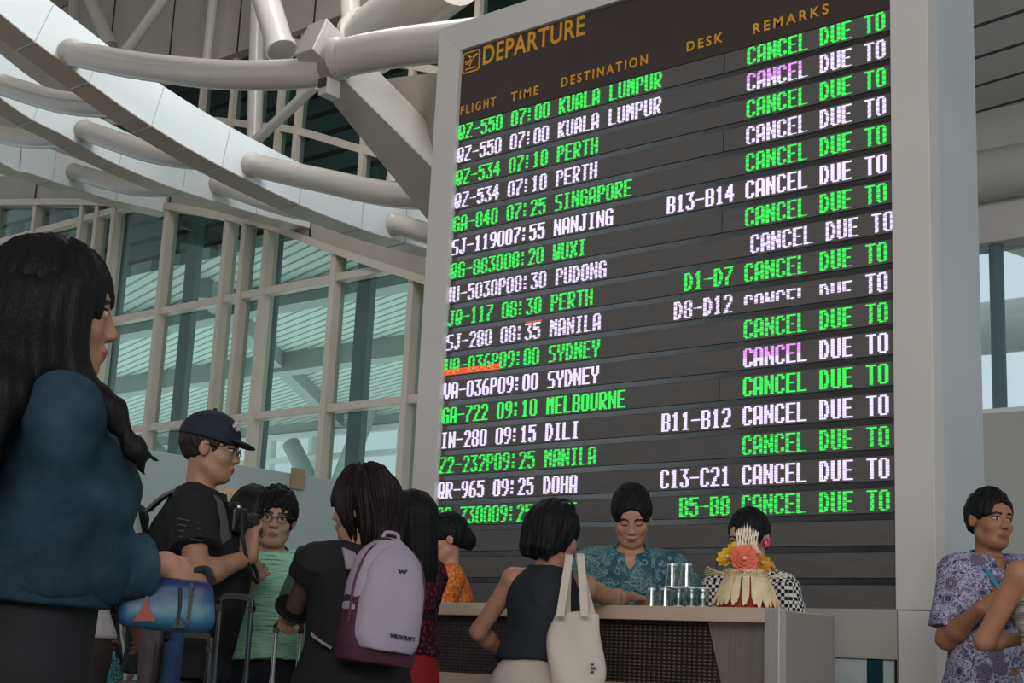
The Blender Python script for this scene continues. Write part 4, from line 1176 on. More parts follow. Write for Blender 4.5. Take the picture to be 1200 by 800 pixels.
        def strand(X, Y, Z):
            px, py, pz = X-O[0], Y-O[1], Z-O[2]
            u = px*Rm[0, 0]+py*Rm[1, 0]+pz*Rm[2, 0]; v = px*Rm[0, 1]+py*Rm[1, 1]+pz*Rm[2, 1]; w2 = px*Rm[0, 2]+py*Rm[1, 2]+pz*Rm[2, 2]
            if kind == 'short':
                return amp*(np.sin(u*210+ph[0]+3*np.sin(v*60))+np.sin(v*170+ph[1]+3*np.sin(u*70+w2*50)))*.7
            a = np.arctan2(u, -(v+.0))
            return amp*(.55*np.sin(a*strands+ph[0]+2.2*np.sin(w2*11+ph[1]))+.5*np.sin(a*strands*2.3+ph[2]+1.5*np.sin(w2*23))+1.3*np.sin(a*6+w2*14+ph[3]))
        S.warp(strand); S.fr()
        return S.obj('hair', m, s.root, h or 0.0045, sm=1, keep=.04)
    def H(s, p): return s.hc+s.HR@(np.asarray(p, float)*s.hs)
    def glasses(s, m, round_=True):
        mb = MB()
        for sx in (-1, 1):
            pts = [s.H((sx*.033+.0215*math.cos(a), .1, .002+.018*math.sin(a))) for a in np.linspace(0, 2*math.pi, 25)]
            mb.tube(pts, .0016, 6)
            mb.tube([s.H((sx*.055, .098, .008)), s.H((sx*.078, .06, .010)), s.H((sx*.084, -.01, .008))], .0016, 6)
        mb.tube([s.H((-.012, .1, .005)), s.H((0, .108, .008)), s.H((.012, .1, .005))], .0015, 6)
        mb.obj('eyeglasses', m, s.root, smooth=0.9)

# ---- cloth patterns
def pat(name, build, rough=0.75):
    m = bpy.data.materials.new(name); m.use_nodes = True
    t = m.node_tree; b = t.nodes['Principled BSDF']; b.inputs['Roughness'].default_value = rough; b.inputs['Specular IOR Level'].default_value = 0.25
    tc = t.nodes.new('ShaderNodeTexCoord')
    out = build(t, tc.outputs['Object']); t.links.new(out, b.inputs['Base Color'])
    return m
def ramp(t, src, stops, const=False):
    r = t.nodes.new('ShaderNodeValToRGB'); e = r.color_ramp.elements
    if const: r.color_ramp.interpolation = 'CONSTANT'
    while len(e) < len(stops): e.new(0.5)
    for q, (p, c) in zip(e, stops): q.position = p; q.color = srgb(c)
    t.links.new(src, r.inputs[0]); return r.outputs[0]
def mixc(t, fac, a, b_):
    x = t.nodes.new('ShaderNodeMix'); x.data_type = 'RGBA'; t.links.new(fac, x.inputs[0]); t.links.new(a, x.inputs[6]); t.links.new(b_, x.inputs[7]); return x.outputs[2]
def vor(t, src, scale, feature='F1', out='Distance', rnd=1.0):
    v = t.nodes.new('ShaderNodeTexVoronoi'); v.feature = feature; v.inputs['Scale'].default_value = scale; v.inputs['Randomness'].default_value = rnd; t.links.new(src, v.inputs['Vector']); return v.outputs[out]
def noi(t, src, scale, detail=3, dist=0.0):
    v = t.nodes.new('ShaderNodeTexNoise'); v.inputs['Scale'].default_value = scale; v.inputs['Detail'].default_value = detail; v.inputs['Distortion'].default_value = dist; t.links.new(src, v.inputs['Vector']); return v.outputs['Fac']
def mapv(t, src, sc):
    v = t.nodes.new('ShaderNodeMapping'); v.inputs['Scale'].default_value = sc; t.links.new(src, v.inputs[0]); return v.outputs[0]
def sinr(t, src, k):
    a = t.nodes.new('ShaderNodeMath'); a.operation = 'MULTIPLY'; a.inputs[1].default_value = k; t.links.new(src, a.inputs[0])
    b = t.nodes.new('ShaderNodeMath'); b.operation = 'SINE'; t.links.new(a.outputs[0], b.inputs[0])
    c = t.nodes.new('ShaderNodeMath'); c.operation = 'MULTIPLY_ADD'; c.inputs[1].default_value = .5; c.inputs[2].default_value = .5; t.links.new(b.outputs[0], c.inputs[0]); return c.outputs[0]
def p_batik(t, o):
    a = ramp(t, noi(t, o, 60, 4, 2.5), [(0.36, '1d3a42'), (0.47, '3f666c'), (0.55, '7c9fa0'), (0.63, '315058')])
    b = ramp(t, vor(t, o, 42, 'SMOOTH_F1'), [(0.16, '1f3f48'), (0.3, '6d9193'), (0.42, '2d5059')])
    return mixc(t, ramp(t, noi(t, o, 7, 2), [(0.45, '000000'), (0.55, 'ffffff')]), a, b)
def p_paisley(t, o):
    d = vor(t, o, 13); a = ramp(t, sinr(t, d, 52), [(0.2, '39405e'), (0.45, '8a86a2'), (0.6, 'b9adbc'), (0.8, '53304a')])
    b = ramp(t, noi(t, o, 55, 3, 2), [(0.38, '2c3350'), (0.5, '8d8ba8'), (0.6, 'c0b4c0'), (0.68, '4f6f86')])
    return mixc(t, ramp(t, d, [(0.36, '000000'), (0.46, 'ffffff')]), a, b)
def p_floral(t, o):
    a = ramp(t, vor(t, o, 46), [(0.20, '8f1f3c'), (0.30, '6c1730'), (0.38, '140d12'), (1, '0f0a0e')])
    return mixc(t, ramp(t, noi(t, o, 45, 2), [(0.45, '000000'), (0.60, '999999')]), a, ramp(t, noi(t, o, 90, 2), [(0.45, '120c10'), (0.6, '7c2a3c')]))
def p_heather(t, o): return ramp(t, noi(t, mapv(t, o, (0.25, 0.25, 3.2)), 60, 4), [(0.34, '5f9078'), (0.45, '93c8ab'), (0.7, 'a6d6bb')])
def p_stripe(t, o): return ramp(t, noi(t, mapv(t, o, (0.04, 0.04, 1)), 120, 3), [(0.35, '5c5858'), (0.5, 'a39c98'), (0.66, 'c4bdb8')])
def p_skirtpat(t, o): return ramp(t, vor(t, o, 34, 'DISTANCE_TO_EDGE'), [(0.03, 'b8b4bc'), (0.12, '4c5573'), (0.3, '8b90a6'), (0.45, '2f3852')])
def p_denim(t, o):
    a = ramp(t, noi(t, o, 9, 4), [(0.3, '15242f'), (0.5, '1d323f'), (0.72, '2b4553')])
    return mixc(t, ramp(t, noi(t, mapv(t, o, (1, 1, .3)), 300, 2), [(0.4, '000000'), (0.7, '555555')]), a, ramp(t, noi(t, o, 30), [(0, '32505f'), (1, '40606e')]))
def p_lace(t, o): return ramp(t, vor(t, o, 48, 'DISTANCE_TO_EDGE'), [(0.03, 'a9501c'), (0.10, 'd9752f'), (0.4, 'e58a45')])
def p_check(t, o):
    c = t.nodes.new('ShaderNodeTexChecker'); c.inputs['Scale'].default_value = 70; c.inputs[1].default_value = srgb('14121a'); c.inputs[2].default_value = srgb('d6d0cb'); t.links.new(mapv(t, o, (1, 1, 1)), c.inputs[0]); return c.outputs[0]
def p_teal(t, o): return ramp(t, noi(t, o, 70, 4, 2), [(0.42, '10262f'), (0.5, '2c7684'), (0.6, '73b4bb')])
black_cloth = mat('black_cloth', '0e0e13', 0.85, 0, 0.10, 30, 0.2, 200)
navy_cloth = mat('navy_cloth', '141a26', 0.8, 0, 0.10, 30, 0.2, 200)
navy_cap = mat('navy_cap', '121a2b', 0.8, 0, 0.06, 30, 0.2, 300)
dark_trouser = mat('dark_trousers', '17171c', 0.8, 0, 0.1, 20)
cream_trouser = mat('cream_trousers', 'b8ada4', 0.8, 0, 0.05, 20)
brown_trouser = mat('brown_trousers', '2c1f1b', 0.8, 0, 0.1, 20)
hair_black = hairmat('black_hair', '0b0a0c'); hair_brown = hairmat('brown_hair', '1f1112'); hair_dark = hairmat('dark_hair', '100c0e')
denim = pat('denim', p_denim, 0.85); batik = pat('teal_batik', p_batik); paisley = pat('paisley_print', p_paisley); floral = pat('red_floral', p_floral)
heather = pat('heather_green', p_heather); stripe = pat('grey_stripe', p_stripe); skirtpat = pat('printed_skirt', p_skirtpat); lace = pat('orange_lace', p_lace); check = pat('black_white_check', p_check); tealp = pat('teal_print', p_teal)
shoe_m = mat('dark_shoes', '1c1a1a', 0.5)
wire = mat('eyeglass_wire', '4a4038', 0.3, 0.8)
lilac = mat('lilac_nylon', 'a294a4', 0.7, 0, 0.04, 6, 0.15, 200); plum = mat('plum_nylon', '43182e', 0.7, 0, 0.06, 20, 0.2, 200)
canvas = mat('natural_canvas', 'c4b8ac', 0.85, 0, 0.03, 10, 0.2, 300)

# ---- woman in the denim jacket, nearest on the left
p = Person(66, 367, 2.62, (1, .30), 'person in blue denim jacket with long dark hair, standing nearest at the far left', 'b07f66', True, lean=2, drop=.008, neck_fwd=-.030, head=(-6, 2, 0), hs=1.02,
           wrists=(('px', 195, 662, 2.60), (-.22, .02, .84)), elbows=((.12, -.45, -.8), (-.4, -.4, -.8)), hands=((V(-.35, .75, -.45), V(-.8, -.3, -.5)), None), curl=(.95, .5), h=.0055)
p.body()
den_j = p.top(denim, 1.74, .115, .017, 'crew', .006, 2, 'denim_jacket', (.050, .045, .042, .040), loose=.010, h=.0065)
S = Sh(.030); S.fr(p.pel, p.T, p.k); S.loft([(.10, .150, .112, -.004), (.145, .146, .110, -.002)], k=.01); S.warp(wrinkles(.003, 20, 4)); S.obj('hem_band', denim, den_j, .006)
cufd = unit(p.wr[0]-p.el[0]); S = Sh(); c0 = p.wr[0]-cufd*.105; S.cone(c0, c0+cufd*.06, .058, .060, .01, capped=True); S.warp(wrinkles(.002, 30, 8)); S.obj('cuff', denim, den_j, .0055)
bt = p.loc_of(4, 672, 2.80)
S = Sh(); S.fr(p.pel, p.T, p.k)
q = p.pel+V(.128, -.10, .125)*p.k
d_ = unit([.75, -.65, 0])
MB().tube([q+d_*.015, q+d_*.030], .012, 16).obj('button', MT['chrome'], den_j, smooth=0.6)
for X_, Y_ in ((.13, -.10), (-.02, -.15)):
    a = [p.tp(X_, Y_*(1+.0*t_), t_) for t_ in np.linspace(.02, .40, 12)]
p.trousers(black_cloth, .14, .010); p.shoes(shoe_m)
p.hair(hair_dark, 'long', .020, .40, .105, .0, 3, 24, .003, hl=.035)
S = Sh(.0); S.fr(p.hc, p.HR, p.hs)                      # hair falling over the cheek and shoulder on both sides
for sx in (1, -1):
    for pts, rr in ((((.074, .012, .03), (.092, .020, -.11), (.140, .100, -.18), (.145, .150, -.245), (.135, .175, -.285)), (.042, .034, .020, .011, .003)),
                    (((.080, -.03, .0), (.105, -.04, -.11), (.165, -.075, -.185), (.190, -.105, -.29), (.180, -.115, -.38)), (.044, .050, .040, .028, .006)),
                    (((.06, -.07, .0), (.085, -.09, -.12), (.115, -.135, -.22), (.12, -.150, -.33), (.10, -.150, -.44)), (.05, .056, .050, .036, .010))):
        pts = [V(q[0]*sx, q[1], q[2]) for q in pts]
        for a_, b_, r0, r1 in zip(pts[:-1], pts[1:], rr[:-1], rr[1:]): S.cone(a_, b_, r0, r1, .03)
    S.cone((sx*.143, .145, -.235), (sx*.135, .190, -.255), .012, .002, .02)
S.warp(lambda X, Y, Z: .002*np.sin((Y-p.hc[1])*230+3*np.sin(Z*14)))
S.obj('hair_front', hair_dark, p.root, .005)
DEN = p

# printed bag in her hand
A0, A1 = at(132, 736, 2.56), at(249, 736, 2.60)
bg_ = thing('travel_bag', 'blue travel bag printed with a seaside picture, held by the denim-jacketed woman', 'bag', tuple((A0+A1)/2))
axx = (A1-A0); wid = axx.length; axx.normalize(); nn = axx.cross(Vector((0, 0, 1))).normalized()
Rb = np.stack([np.array(axx), np.array(nn), [0, 0, 1]], 1)
bagm = bpy.data.materials.new('printed_seaside'); bagm.use_nodes = True
t = bagm.node_tree; b = t.nodes['Principled BSDF']; b.inputs['Roughness'].default_value = 0.5
tc = t.nodes.new('ShaderNodeTexCoord'); sp = t.nodes.new('ShaderNodeSeparateXYZ'); t.links.new(tc.outputs['Object'], sp.inputs[0])
ad = t.nodes.new('ShaderNodeMath'); ad.operation = 'MULTIPLY_ADD'; ad.inputs[1].default_value = .05; t.links.new(noi(t, tc.outputs['Object'], 22, 3), ad.inputs[0]); t.links.new(sp.outputs['Z'], ad.inputs[2])
mr = t.nodes.new('ShaderNodeMapRange'); mr.inputs[1].default_value = -.01; mr.inputs[2].default_value = .10; t.links.new(ad.outputs[0], mr.inputs[0])
t.links.new(ramp(t, mr.outputs[0], [(0.0, '4c3b28'), (0.13, '64553a'), (0.22, '163f5a'), (0.5, '255974'), (0.66, '41687a'), (0.8, '193f64'), (1, '10244f')]), b.inputs['Base Color'])
S = Sh(); S.fr(None, Rb, 1); S.box((0, 0, .045), (wid/2, .05, .047), .025); S.warp(wrinkles(.005, 16, 3)); S.obj('bag_body', bagm, bg_, .005)
pt = bg_.location
def onbag(u, v): return Vector(Rb@V((u-.5)*wid, -.050 if nn.dot(Vector((0.65, -.75, 0))) < 0 else .050, v))
if nn.dot(Vector((0.65, -.75, 0))) < 0: pass
fs = 1 if nn.dot(Vector(-AH)) > 0 else -1
def onbag(u, v): return Vector(Rb@V((u-.5)*wid, fs*.051, v))
off = Vector(Rb@V(0, fs*.004, 0))
MB().prism([onbag(.20, .012), onbag(.42, .012), onbag(.35, .035), onbag(.31, .062), onbag(.27, .035)], off).obj('printed_pagoda', mat('red_roof', '7e2c22', 0.5), bg_)
m = MB()
for i in range(6): m.prism([onbag(.72, .004+i*.012), onbag(.765, .01+i*.012), onbag(.755, .019+i*.012), onbag(.73, .019+i*.012)], off)
m.obj('printed_tower', mat('dark_print', '1f2428', 0.5), bg_)
m = MB().tube([onbag(.64, .0)+off*.5, onbag(.645, .04)+off*.5, onbag(.63, .07)+off*.5], .003, 8); m.prism([onbag(.58, .0), onbag(.72, .0), onbag(.68, .018), onbag(.62, .02)], off); m.obj('printed_tree', mat('dark_print_tree', '161d1c', 0.5), bg_)
hw = Vector(p.loc)+Vector(p.Rw@(p.wr[0]+unit(p.wr[0]-p.el[0])*.08))-pt
MB().tube(curve([onbag(.55, .085)-off*10, hw+Vector((0, 0, -.012)), onbag(.95, .085)-off*10], 8), .008, 10).obj('bag_handle', navy_cloth, bg_, smooth=0.9)

# ---- heavy man in navy cap
p = Person(247, 527, 5.2, (1, .02), 'person in navy cap, eyeglasses and black shirt facing right with a camera', 'a47a60', False, lean=3, head=(-3, 6, 0), hs=1.0, fat=.035,
           wrists=(('px', 293, 652, 5.02), ('px', 290, 660, 5.25)), elbows=((.2, .5, -1), (-.4, .2, -.9)), hands=((V(-.25, -.15, .9), V(-.6, .2, .1)), (V(.2, -.1, .9), V(.5, .3, .1))), curl=(.75, .6), h=.0055)
p.body(); p.top(black_cloth, .64, -.14, .018, 'crew', .005, 6, 'polo_shirt', (.056, .076, .05, .036), loose=.012)
m = MB()
for k in range(4):
    a = p.sh[0]+(p.el[0]-p.sh[0])*(.30+.08*k); m.bar(a+V(.078, -.035, .012), a+V(.082, .04, .0), .003, .007, (1, 0, 0))
m.obj('sleeve_print', mat('grey_print', '4c4d50', 0.7), p.root)
p.trousers(dark_trouser, .02, .016); p.shoes(shoe_m)
p.hair(hairmat('grey_black_hair', '2c2624'), 'short', .006, seed=4, hl=.05); p.glasses(wire)
S = Sh(); S.fr(p.hc, p.HR, p.hs); S.ell((0, -.012, .045), (.090, .112, .098), k=.01); S.cut((0, 0, .030), (0, -.10, -1)); cp = S
cap = S.obj('cap', navy_cap, p.root, .0045)
S = Sh(); S.fr(p.hc, p.HR, p.hs); S.ell((0, .098, .036), (.072, .060, .011), rotm(pitch=10), k=.01); S.ell((0, .06, .0), (.06, .07, .03), k=.005, mode='sub'); S.obj('cap_brim', navy_cap, cap, .004)
MB().lathe([(0, .004), (.007, .003), (.008, -.002), (0, -.002)], 12, tuple(p.H((0, -.012, .147)))).obj('cap_button', navy_cap, cap, smooth=0.8)
e0 = p.H((.050, .080, .088)); ez = unit(p.HR@V(.5, .75, .45)); ex = unit(np.cross(V(0, 0, 1), ez)); ey = np.cross(ez, ex); m = MB()
for sx, sy, hx_, hy_ in ((0, 0, .018, .006), (0, 0, .006, .018), (.011, .008, .005, .004)):
    c = e0+ex*sx+ey*sy+ez*.0; m.prism([c-ex*hx_-ey*hy_, c+ex*hx_-ey*hy_, c+ex*hx_+ey*hy_, c-ex*hx_+ey*hy_], Vector(ez*.012))
m.obj('cap_badge', mat('pale_embroidery', 'c8bcc4', 0.7), cap)
CAPM = p
# his camera
cc = Vector(at(270, 609, 5.06)); o = thing('camera', 'black camera held up by the man in the cap', 'camera', tuple(cc), math.atan2(p.fwd[1], p.fwd[0])-math.pi/2+.75)
MB().box((-.065, -.03, -.045), (.065, .03, .04)).obj('camera_body', MT['black'], o, bevel=.012, seg=3)
MB().box((-.025, -.03, .038), (.025, .025, .062)).obj('viewfinder', MT['black'], o, bevel=.008)
MB().tube([(0, .028, -.004), (0, .075, -.004), (0, .078, -.004), (0, .098, -.004)], [.034, .034, .038, .038], 24).obj('lens', MT['rubber'], o, smooth=0.6)
MB().tube([(.045, 0, .04), (.045, 0, .05)], .010, 14).obj('dial', MT['chrome'], o, smooth=0.6)
MB().tube(curve([(.067, 0, .02), (.10, -.01, -.06), (.085, .04, -.17), (.05, .10, -.21), (.0, .12, -.16), (-.05, .06, -.05), (-.067, 0, .02)], 8), .007, 8).obj('neck_strap', MT['rubber'], o, smooth=0.9)
# his backpack
bk0 = p.Rw@(p.tp(0, -.25, .24))+p.loc; o = thing('backpack', 'black backpack with lime green panel worn by the man in the cap', 'backpack', tuple(bk0), math.atan2(p.fwd[1], p.fwd[0])-math.pi/2)
S = Sh(); S.box((0, -.02, 0), (.14, .085, .20), .06); S.warp(wrinkles(.004, 18, 2)); S.obj('bag_body', black_cloth, o, .007)
S = Sh(); S.box((.115, -.03, -.03), (.045, .085, .13), .03); S.obj('side_panel', mat('lime_nylon', '7fae1c', 0.6), o, .006)
MB().tube(curve([(.02, -.02, .19), (.03, -.03, .235), (.06, -.03, .235), (.07, -.02, .19)], 8), .009, 8).obj('grab_handle', MT['rubber'], o, smooth=0.9)
for sx in (1, -1):
    pts = [p.tp(sx*.10, -.15, .39), p.tp(sx*.110, -.09, .450), p.tp(sx*.115, -.01, .480), p.tp(sx*.122, .075, .440), p.tp(sx*.145, .115, .34), p.tp(sx*.168, .06, .24), p.tp(sx*.17, -.03, .18), p.tp(sx*.14, -.15, .12)]
    pts = [np.array(q) for q in curve(pts, 6)]; secs = []
    Ri = np.array(o.matrix_basis.to_3x3().transposed()) if False else None
    for i, q in enumerate(pts):
        tg = unit(pts[min(i+1, len(pts)-1)]-pts[max(i-1, 0)]); cen = p.tp(sx*.10, 0, .30); on = unit(q-cen-tg*((q-cen)@tg)); la = np.cross(tg, on)
        secs.append([q-p.tp(0, -.25, .24)+la*a_+on*b_ for a_, b_ in ((-.030, .010), (.030, .010), (.030, .020), (-.030, .020))])
    MB().strip([[Vector(v) for v in q] for q in secs]).obj('shoulder_strap', mat('grey_webbing', '5a585a', 0.8), o, smooth=0.5)

# ---- boy in green
p = Person(322, 608, 5.75, (.12, -1), 'person in heather green t-shirt and eyeglasses facing the camera', 'b08a76', False, head=(-2, 4, -3), hs=.95, shoulder=.92, fat=.012,
           wrists=(('px', 284, 690, 5.42), None), elbows=((.7, -.4, -.5), (-.4, -.5, -.6)), hands=((V(-.6, .25, .75), V(-.2, -1, .1)), None), curl=(.6, .25), h=.005)
p.body(); p.top(heather, .62, .04, .020, 'crew', .006, 8, 't_shirt', (.052, .074, .05, .036), loose=.016); p.trousers(navy_cloth, .08, .012, to=.48, name='shorts'); p.shoes(shoe_m)
p.hair(hair_black, 'short', .024, seed=7, hl=.052, amp=.004, nape=-.06); p.glasses(wire)
MB().strip([[Vector(q)+Vector(p.T@V(a_, .006, 0)) for a_ in (-.022, .022)]+[Vector(q)+Vector(p.T@V(a_, .012, 0)) for a_ in (.022, -.022)] for q in curve([p.tp(-.12, -.02, .495), p.tp(-.125, .09, .46), p.tp(-.14, .15, .36), p.tp(-.16, .15, .2)], 6)]).obj('bag_strap', black_cloth, p.root)
BOY = p
# ---- two people half hidden behind them
p = Person(266, 602, 7.4, (-.6, -.8), 'person in pale straw hat, mostly hidden behind the man with the camera', 'a47a60', True, hs=.95, h=.008)
p.body(); p.top(navy_cloth, .6, -.1, .016); p.trousers(dark_trouser, .02); p.shoes(shoe_m); p.hair(hair_black, 'bob', .012, .16, .085)
straw = mat('straw', 'b59e80', 0.8, 0, 0.1, 80, 0.3, 200)
S = Sh(); S.fr(p.hc, p.HR, p.hs); S.ell((0, -.01, .06), (.098, .112, .085), k=.01); S.cut((0, 0, .05), (0, 0, -1)); ht = S.obj('hat', straw, p.root, .005)
S = Sh(); S.fr(p.hc, p.HR, p.hs); S.ell((0, -.01, .05), (.165, .175, .010), rotm(pitch=6), k=.01); S.obj('hat_brim', straw, ht, .005)
p = Person(299, 602, 6.6, (.5, .9), 'person with bushy dark hair right behind the boy in green', 'a47a60', True, hs=.95, h=.008)
p.body(); p.top(black_cloth, .6, -.1, .016); p.trousers(dark_trouser, .02); p.shoes(shoe_m); p.hair(hair_black, 'bob', .022, .17, .095)

# ---- woman with the lilac backpack
p = Person(424, 596, 4.98, (-.30, .95), 'person in long black dress wearing the lilac backpack, seen from behind', 'b08872', True, head=(-55, 3, -4), hs=1.0, fat=.02, shoulder=1.08,
           wrists=((.12, .28, 1.0), ('px', 345, 716, 5.20)), elbows=((.4, -.4, -.8), (-.35, -.6, -.7)), hands=(None, (V(-.2, .9, -.35), V(.2, -.25, -1))), curl=(.4, .75), h=.0055)
p.body(); p.top(black_cloth, .30, -.05, .018, 'crew', .004, 9, 'dress', (.060, .060, .05, .036), loose=.01); p.skirt(black_cloth, .10, .18, .175, .25, 'dress_skirt'); p.shoes(shoe_m)
sheer = bpy.data.materials.new('sheer_black'); sheer.use_nodes = True
t = sheer.node_tree; b = t.nodes['Principled BSDF']; b.inputs['Base Color'].default_value = srgb('101014'); b.inputs['Alpha'].default_value = 0.55; b.inputs['Roughness'].default_value = .7
for i in (0, 1):
    S = Sh(.006); e_ = p.sh[i]+(p.el[i]-p.sh[i])*.86; S.cone(p.sh[i]+(p.el[i]-p.sh[i])*.15, e_, .062, .062, capped=True); S.obj('sheer_sleeve', sheer, p.root, .006)
    MB().tube([e_, e_+(p.el[i]-p.sh[i])*.035], .071, 24).obj('sleeve_band', black_cloth, p.root, smooth=0.6)
p.hair(hair_brown, 'bob', .028, .185, .120, .0, 11, 17, .009, hl=.03)
BPW = p
# her backpack
bw = p.Rw@p.tp(.055, -.235, .285)+p.loc
o = thing('backpack', 'lilac and plum backpack with small black logo, worn by the woman in black', 'backpack', tuple(bw), math.atan2(p.fwd[1], p.fwd[0])-math.pi/2+.25)
o.scale = (.86, .86, .86); o.rotation_euler[1] = .10
bm_ = V(0, 0, 0)
S = Sh(); S.loft([(-.235, .150, .085, .0), (-.16, .158, .10, 0), (.05, .150, .095, 0), (.16, .125, .080, .01), (.215, .075, .055, .02), (.238, .03, .03, .02)], k=.01, p=2.6); S.warp(wrinkles(.003, 16, 5)); S.obj('bag_body', plum, o, .006)
S = Sh(); S.loft([(-.185, .110, .075, -.045), (-.16, .136, .082, -.045), (0, .138, .080, -.045), (.12, .116, .072, -.04), (.185, .075, .05, -.025), (.215, .03, .03, -.01)], k=.01, p=2.8); S.cut((0, -.03, 0), (0, 1, .12)); S.warp(wrinkles(.0025, 14, 6)); S.obj('front_panel', lilac, o, .005)
S = Sh(); S.loft([(-.06, .157, .099, 0), (.05, .154, .099, 0), (.16, .129, .084, .01), (.215, .079, .058, .02), (.242, .03, .03, .02)], k=.01, p=2.6); S.cut((0, .0, -.06), (.0, .25, -1)); S.obj('back_panel', lilac, o, .006)
zz = [(-.150+0*.1, -.035, -.10), (-.150, -.035, .05), (-.122, -.03, .15), (-.07, -.015, .205), (0, -.01, .222), (.07, -.015, .205), (.122, -.03, .15), (.150, -.035, .05), (.150, -.035, -.10)]
MB().tube(curve(zz, 6), .006, 8).obj('zip', mat('plum_zip', '4e2338', 0.6), o, smooth=0.9)
MB().tube(curve([(-.03, .03, .23), (-.02, .03, .262), (.03, .03, .262), (.04, .03, .23)], 6), .008, 8).obj('grab_handle', lilac, o, smooth=0.9)
m = MB(); yy = -.134
for a, b_ in (((-.016, .118), (-.008, .104)), ((-.008, .104), (.0, .116)), ((.0, .116), (.008, .104)), ((.008, .104), (.018, .120))): m.bar((a[0], yy+.022, a[1]), (b_[0], yy+.022, b_[1]), .012, .006, (0, 0, 1))
m.obj('logo', MT['black'], o)
cu = bpy.data.curves.new('maker_name', 'FONT'); cu.body = 'WILDCRAFT'; cu.size = .019; cu.extrude = .002; cu.offset = .0006
to_ = bpy.data.objects.new('maker_name', cu); COL.objects.link(to_); me = bpy.data.meshes.new_from_object(to_.evaluated_get(bpy.context.evaluated_depsgraph_get())); bpy.data.objects.remove(to_)
to_ = bpy.data.objects.new('maker_name', me); COL.objects.link(to_); to_.parent = o; me.materials.append(MT['black']); to_.location = (-.02, -.134, -.135); to_.rotation_euler = (math.pi/2, 0, 0)
for sx in (1, -1):
    pts = [p.tp(sx*.09, -.15, .40), p.tp(sx*.10, -.09, .47), p.tp(sx*.105, .0, .505), p.tp(sx*.105, .09, .46), p.tp(sx*.12, .15, .36), p.tp(sx*.145, .13, .22), p.tp(sx*.165, .0, .12), p.tp(sx*.14, -.14, .08)]
    pts = [np.array(q) for q in curve(pts, 6)]; secs = []; Rz = np.array(Matrix.Rotation(-.25, 3, 'Z'))
    for i, q in enumerate(pts):
        tg = unit(pts[min(i+1, len(pts)-1)]-pts[max(i-1, 0)]); cen = p.tp(sx*.10, 0, .30); on = unit(q-cen-tg*((q-cen)@tg)); la = np.cross(tg, on)
        secs.append([Vector(Rz@(q-p.tp(.055, -.235, .285)+la*a_+on*b_)) for a_, b_ in ((-.024, .004), (.024, .004), (.024, .014), (-.024, .014))])
    MB().strip(secs).obj('shoulder_strap', lilac, o, smooth=0.5)

# ---- woman in red and black print
p = Person(478, 612, 5.45, (-.75, .55), 'person in red and black floral blouse and red skirt beside the lilac backpack', 'b08872', True, head=(-6, 4, 0), hs=.95, wrists=((.1, .3, 1.0), (-.1, .3, 1.0)), h=.006)
p.body(); p.top(floral, .95, .10, .018, 'crew', .004, 12, 'blouse', (.058, .056, .05, .036), loose=.008); p.skirt(mat('red_skirt', '9c0e14', 0.7, 0, 0.06, 10), .16, .12, .165, .21); p.shoes(shoe_m)
p.hair(hair_black, 'long', .012, .24, .085, .5, 13, 30, .002, hl=.04)
# ---- woman in orange kebaya
p = Person(522, 632, 7.15, (-1, -.12), 'person in orange lace blouse with pinned-up black hair behind the counter', 'b58a70', True, lean=6, head=(-4, 10, 0), hs=.95, wrists=((.1, .33, 1.12), (-.1, .33, 1.12)), h=.006)
p.body(); p.top(lace, 1.6, -.12, .014, 'wide', .004, 14, 'kebaya', (.054, .052, .046, .036), loose=.006); p.skirt(navy_cloth, .02, .10, .165, .18); p.shoes(shoe_m)
p.hair(hair_black, 'short', .020, seed=15, hl=.045, bun=(0, -.105, -.02, .052), nape=-.03)
# ---- woman with the tote
p = Person(650, 628, 5.5, (.22, .95), 'person in navy sleeveless top with a white tote bag leaning at the counter', 'a97c64', True, lean=10, side=4, head=(38, 10, 4), hs=1.0,
           wrists=(('px', 745, 700, 5.84), (-.20, .34, 1.05)), elbows=((.25, -.2, -1), (-.9, -.4, -.6)), hands=((V(.35, .9, .0), V(-.1, .1, -1)), None), curl=(.55, .4), h=.0055)
p.body(); p.top(navy_cloth, .0, .09, .020, 'tank', .004, 17, 'sleeveless_top', loose=.006, sleeves=False); p.trousers(cream_trouser, .13, .010, .02); p.shoes(shoe_m)
p.hair(hair_black, 'bob', .014, .105, .084, .0, 18, 15, .004, hl=.03)
TOTE = p
S = Sh(); S.fr(p.hc, p.HR, p.hs)
MB().tube([p.H((math.cos(a)*.105, -.01+math.sin(a)*.02, .02+math.sin(a)*.125)) for a in np.linspace(.5, 2.64, 14)], .006, 8).obj('sunglasses_band', MT['black'], p.root, smooth=0.9)
# tote bag
ta = at(676, 648, 5.32)
tb = thing('tote_bag', 'white canvas tote bag hanging from the shoulder of the sleeveless woman', 'tote bag', tuple(at(675, 790, 5.14)))
T0 = np.array(tb.location)
ax_ = unit(RH*.95+AH*.1); fw_ = np.cross(V(0, 0, 1), ax_)
def tl(px_, py_, D_): return np.array(at(px_, py_, D_))-T0
S = Sh(); S.fr(None, np.stack([ax_, fw_, [0, 0, 1]], 1), 1)
cx = tl(674, 727, 5.14)
zt_, zb_ = tl(674, 717, 5.14)[2], tl(674, 830, 5.14)[2]
S.loft([(zb_, .100, .040, 0), (zb_+.05, .104, .050, 0), ((zt_+zb_)/2, .098, .042, 0), (zt_-.03, .088, .028, 0, -.004), (zt_, .084, .022, 0, -.004)], k=.01, p=2.8)
S.warp(lambda X, Y, Z: .004*np.sin(X*38+Y*20+4*np.sin(Z*7))); S.warp(wrinkles(.004, 14, 22))
tbody = S.obj('bag_body', canvas, tb, .0055)
sh_w = p.Rw@(p.sh[0]+V(-.03, 0, .062))+p.loc-T0
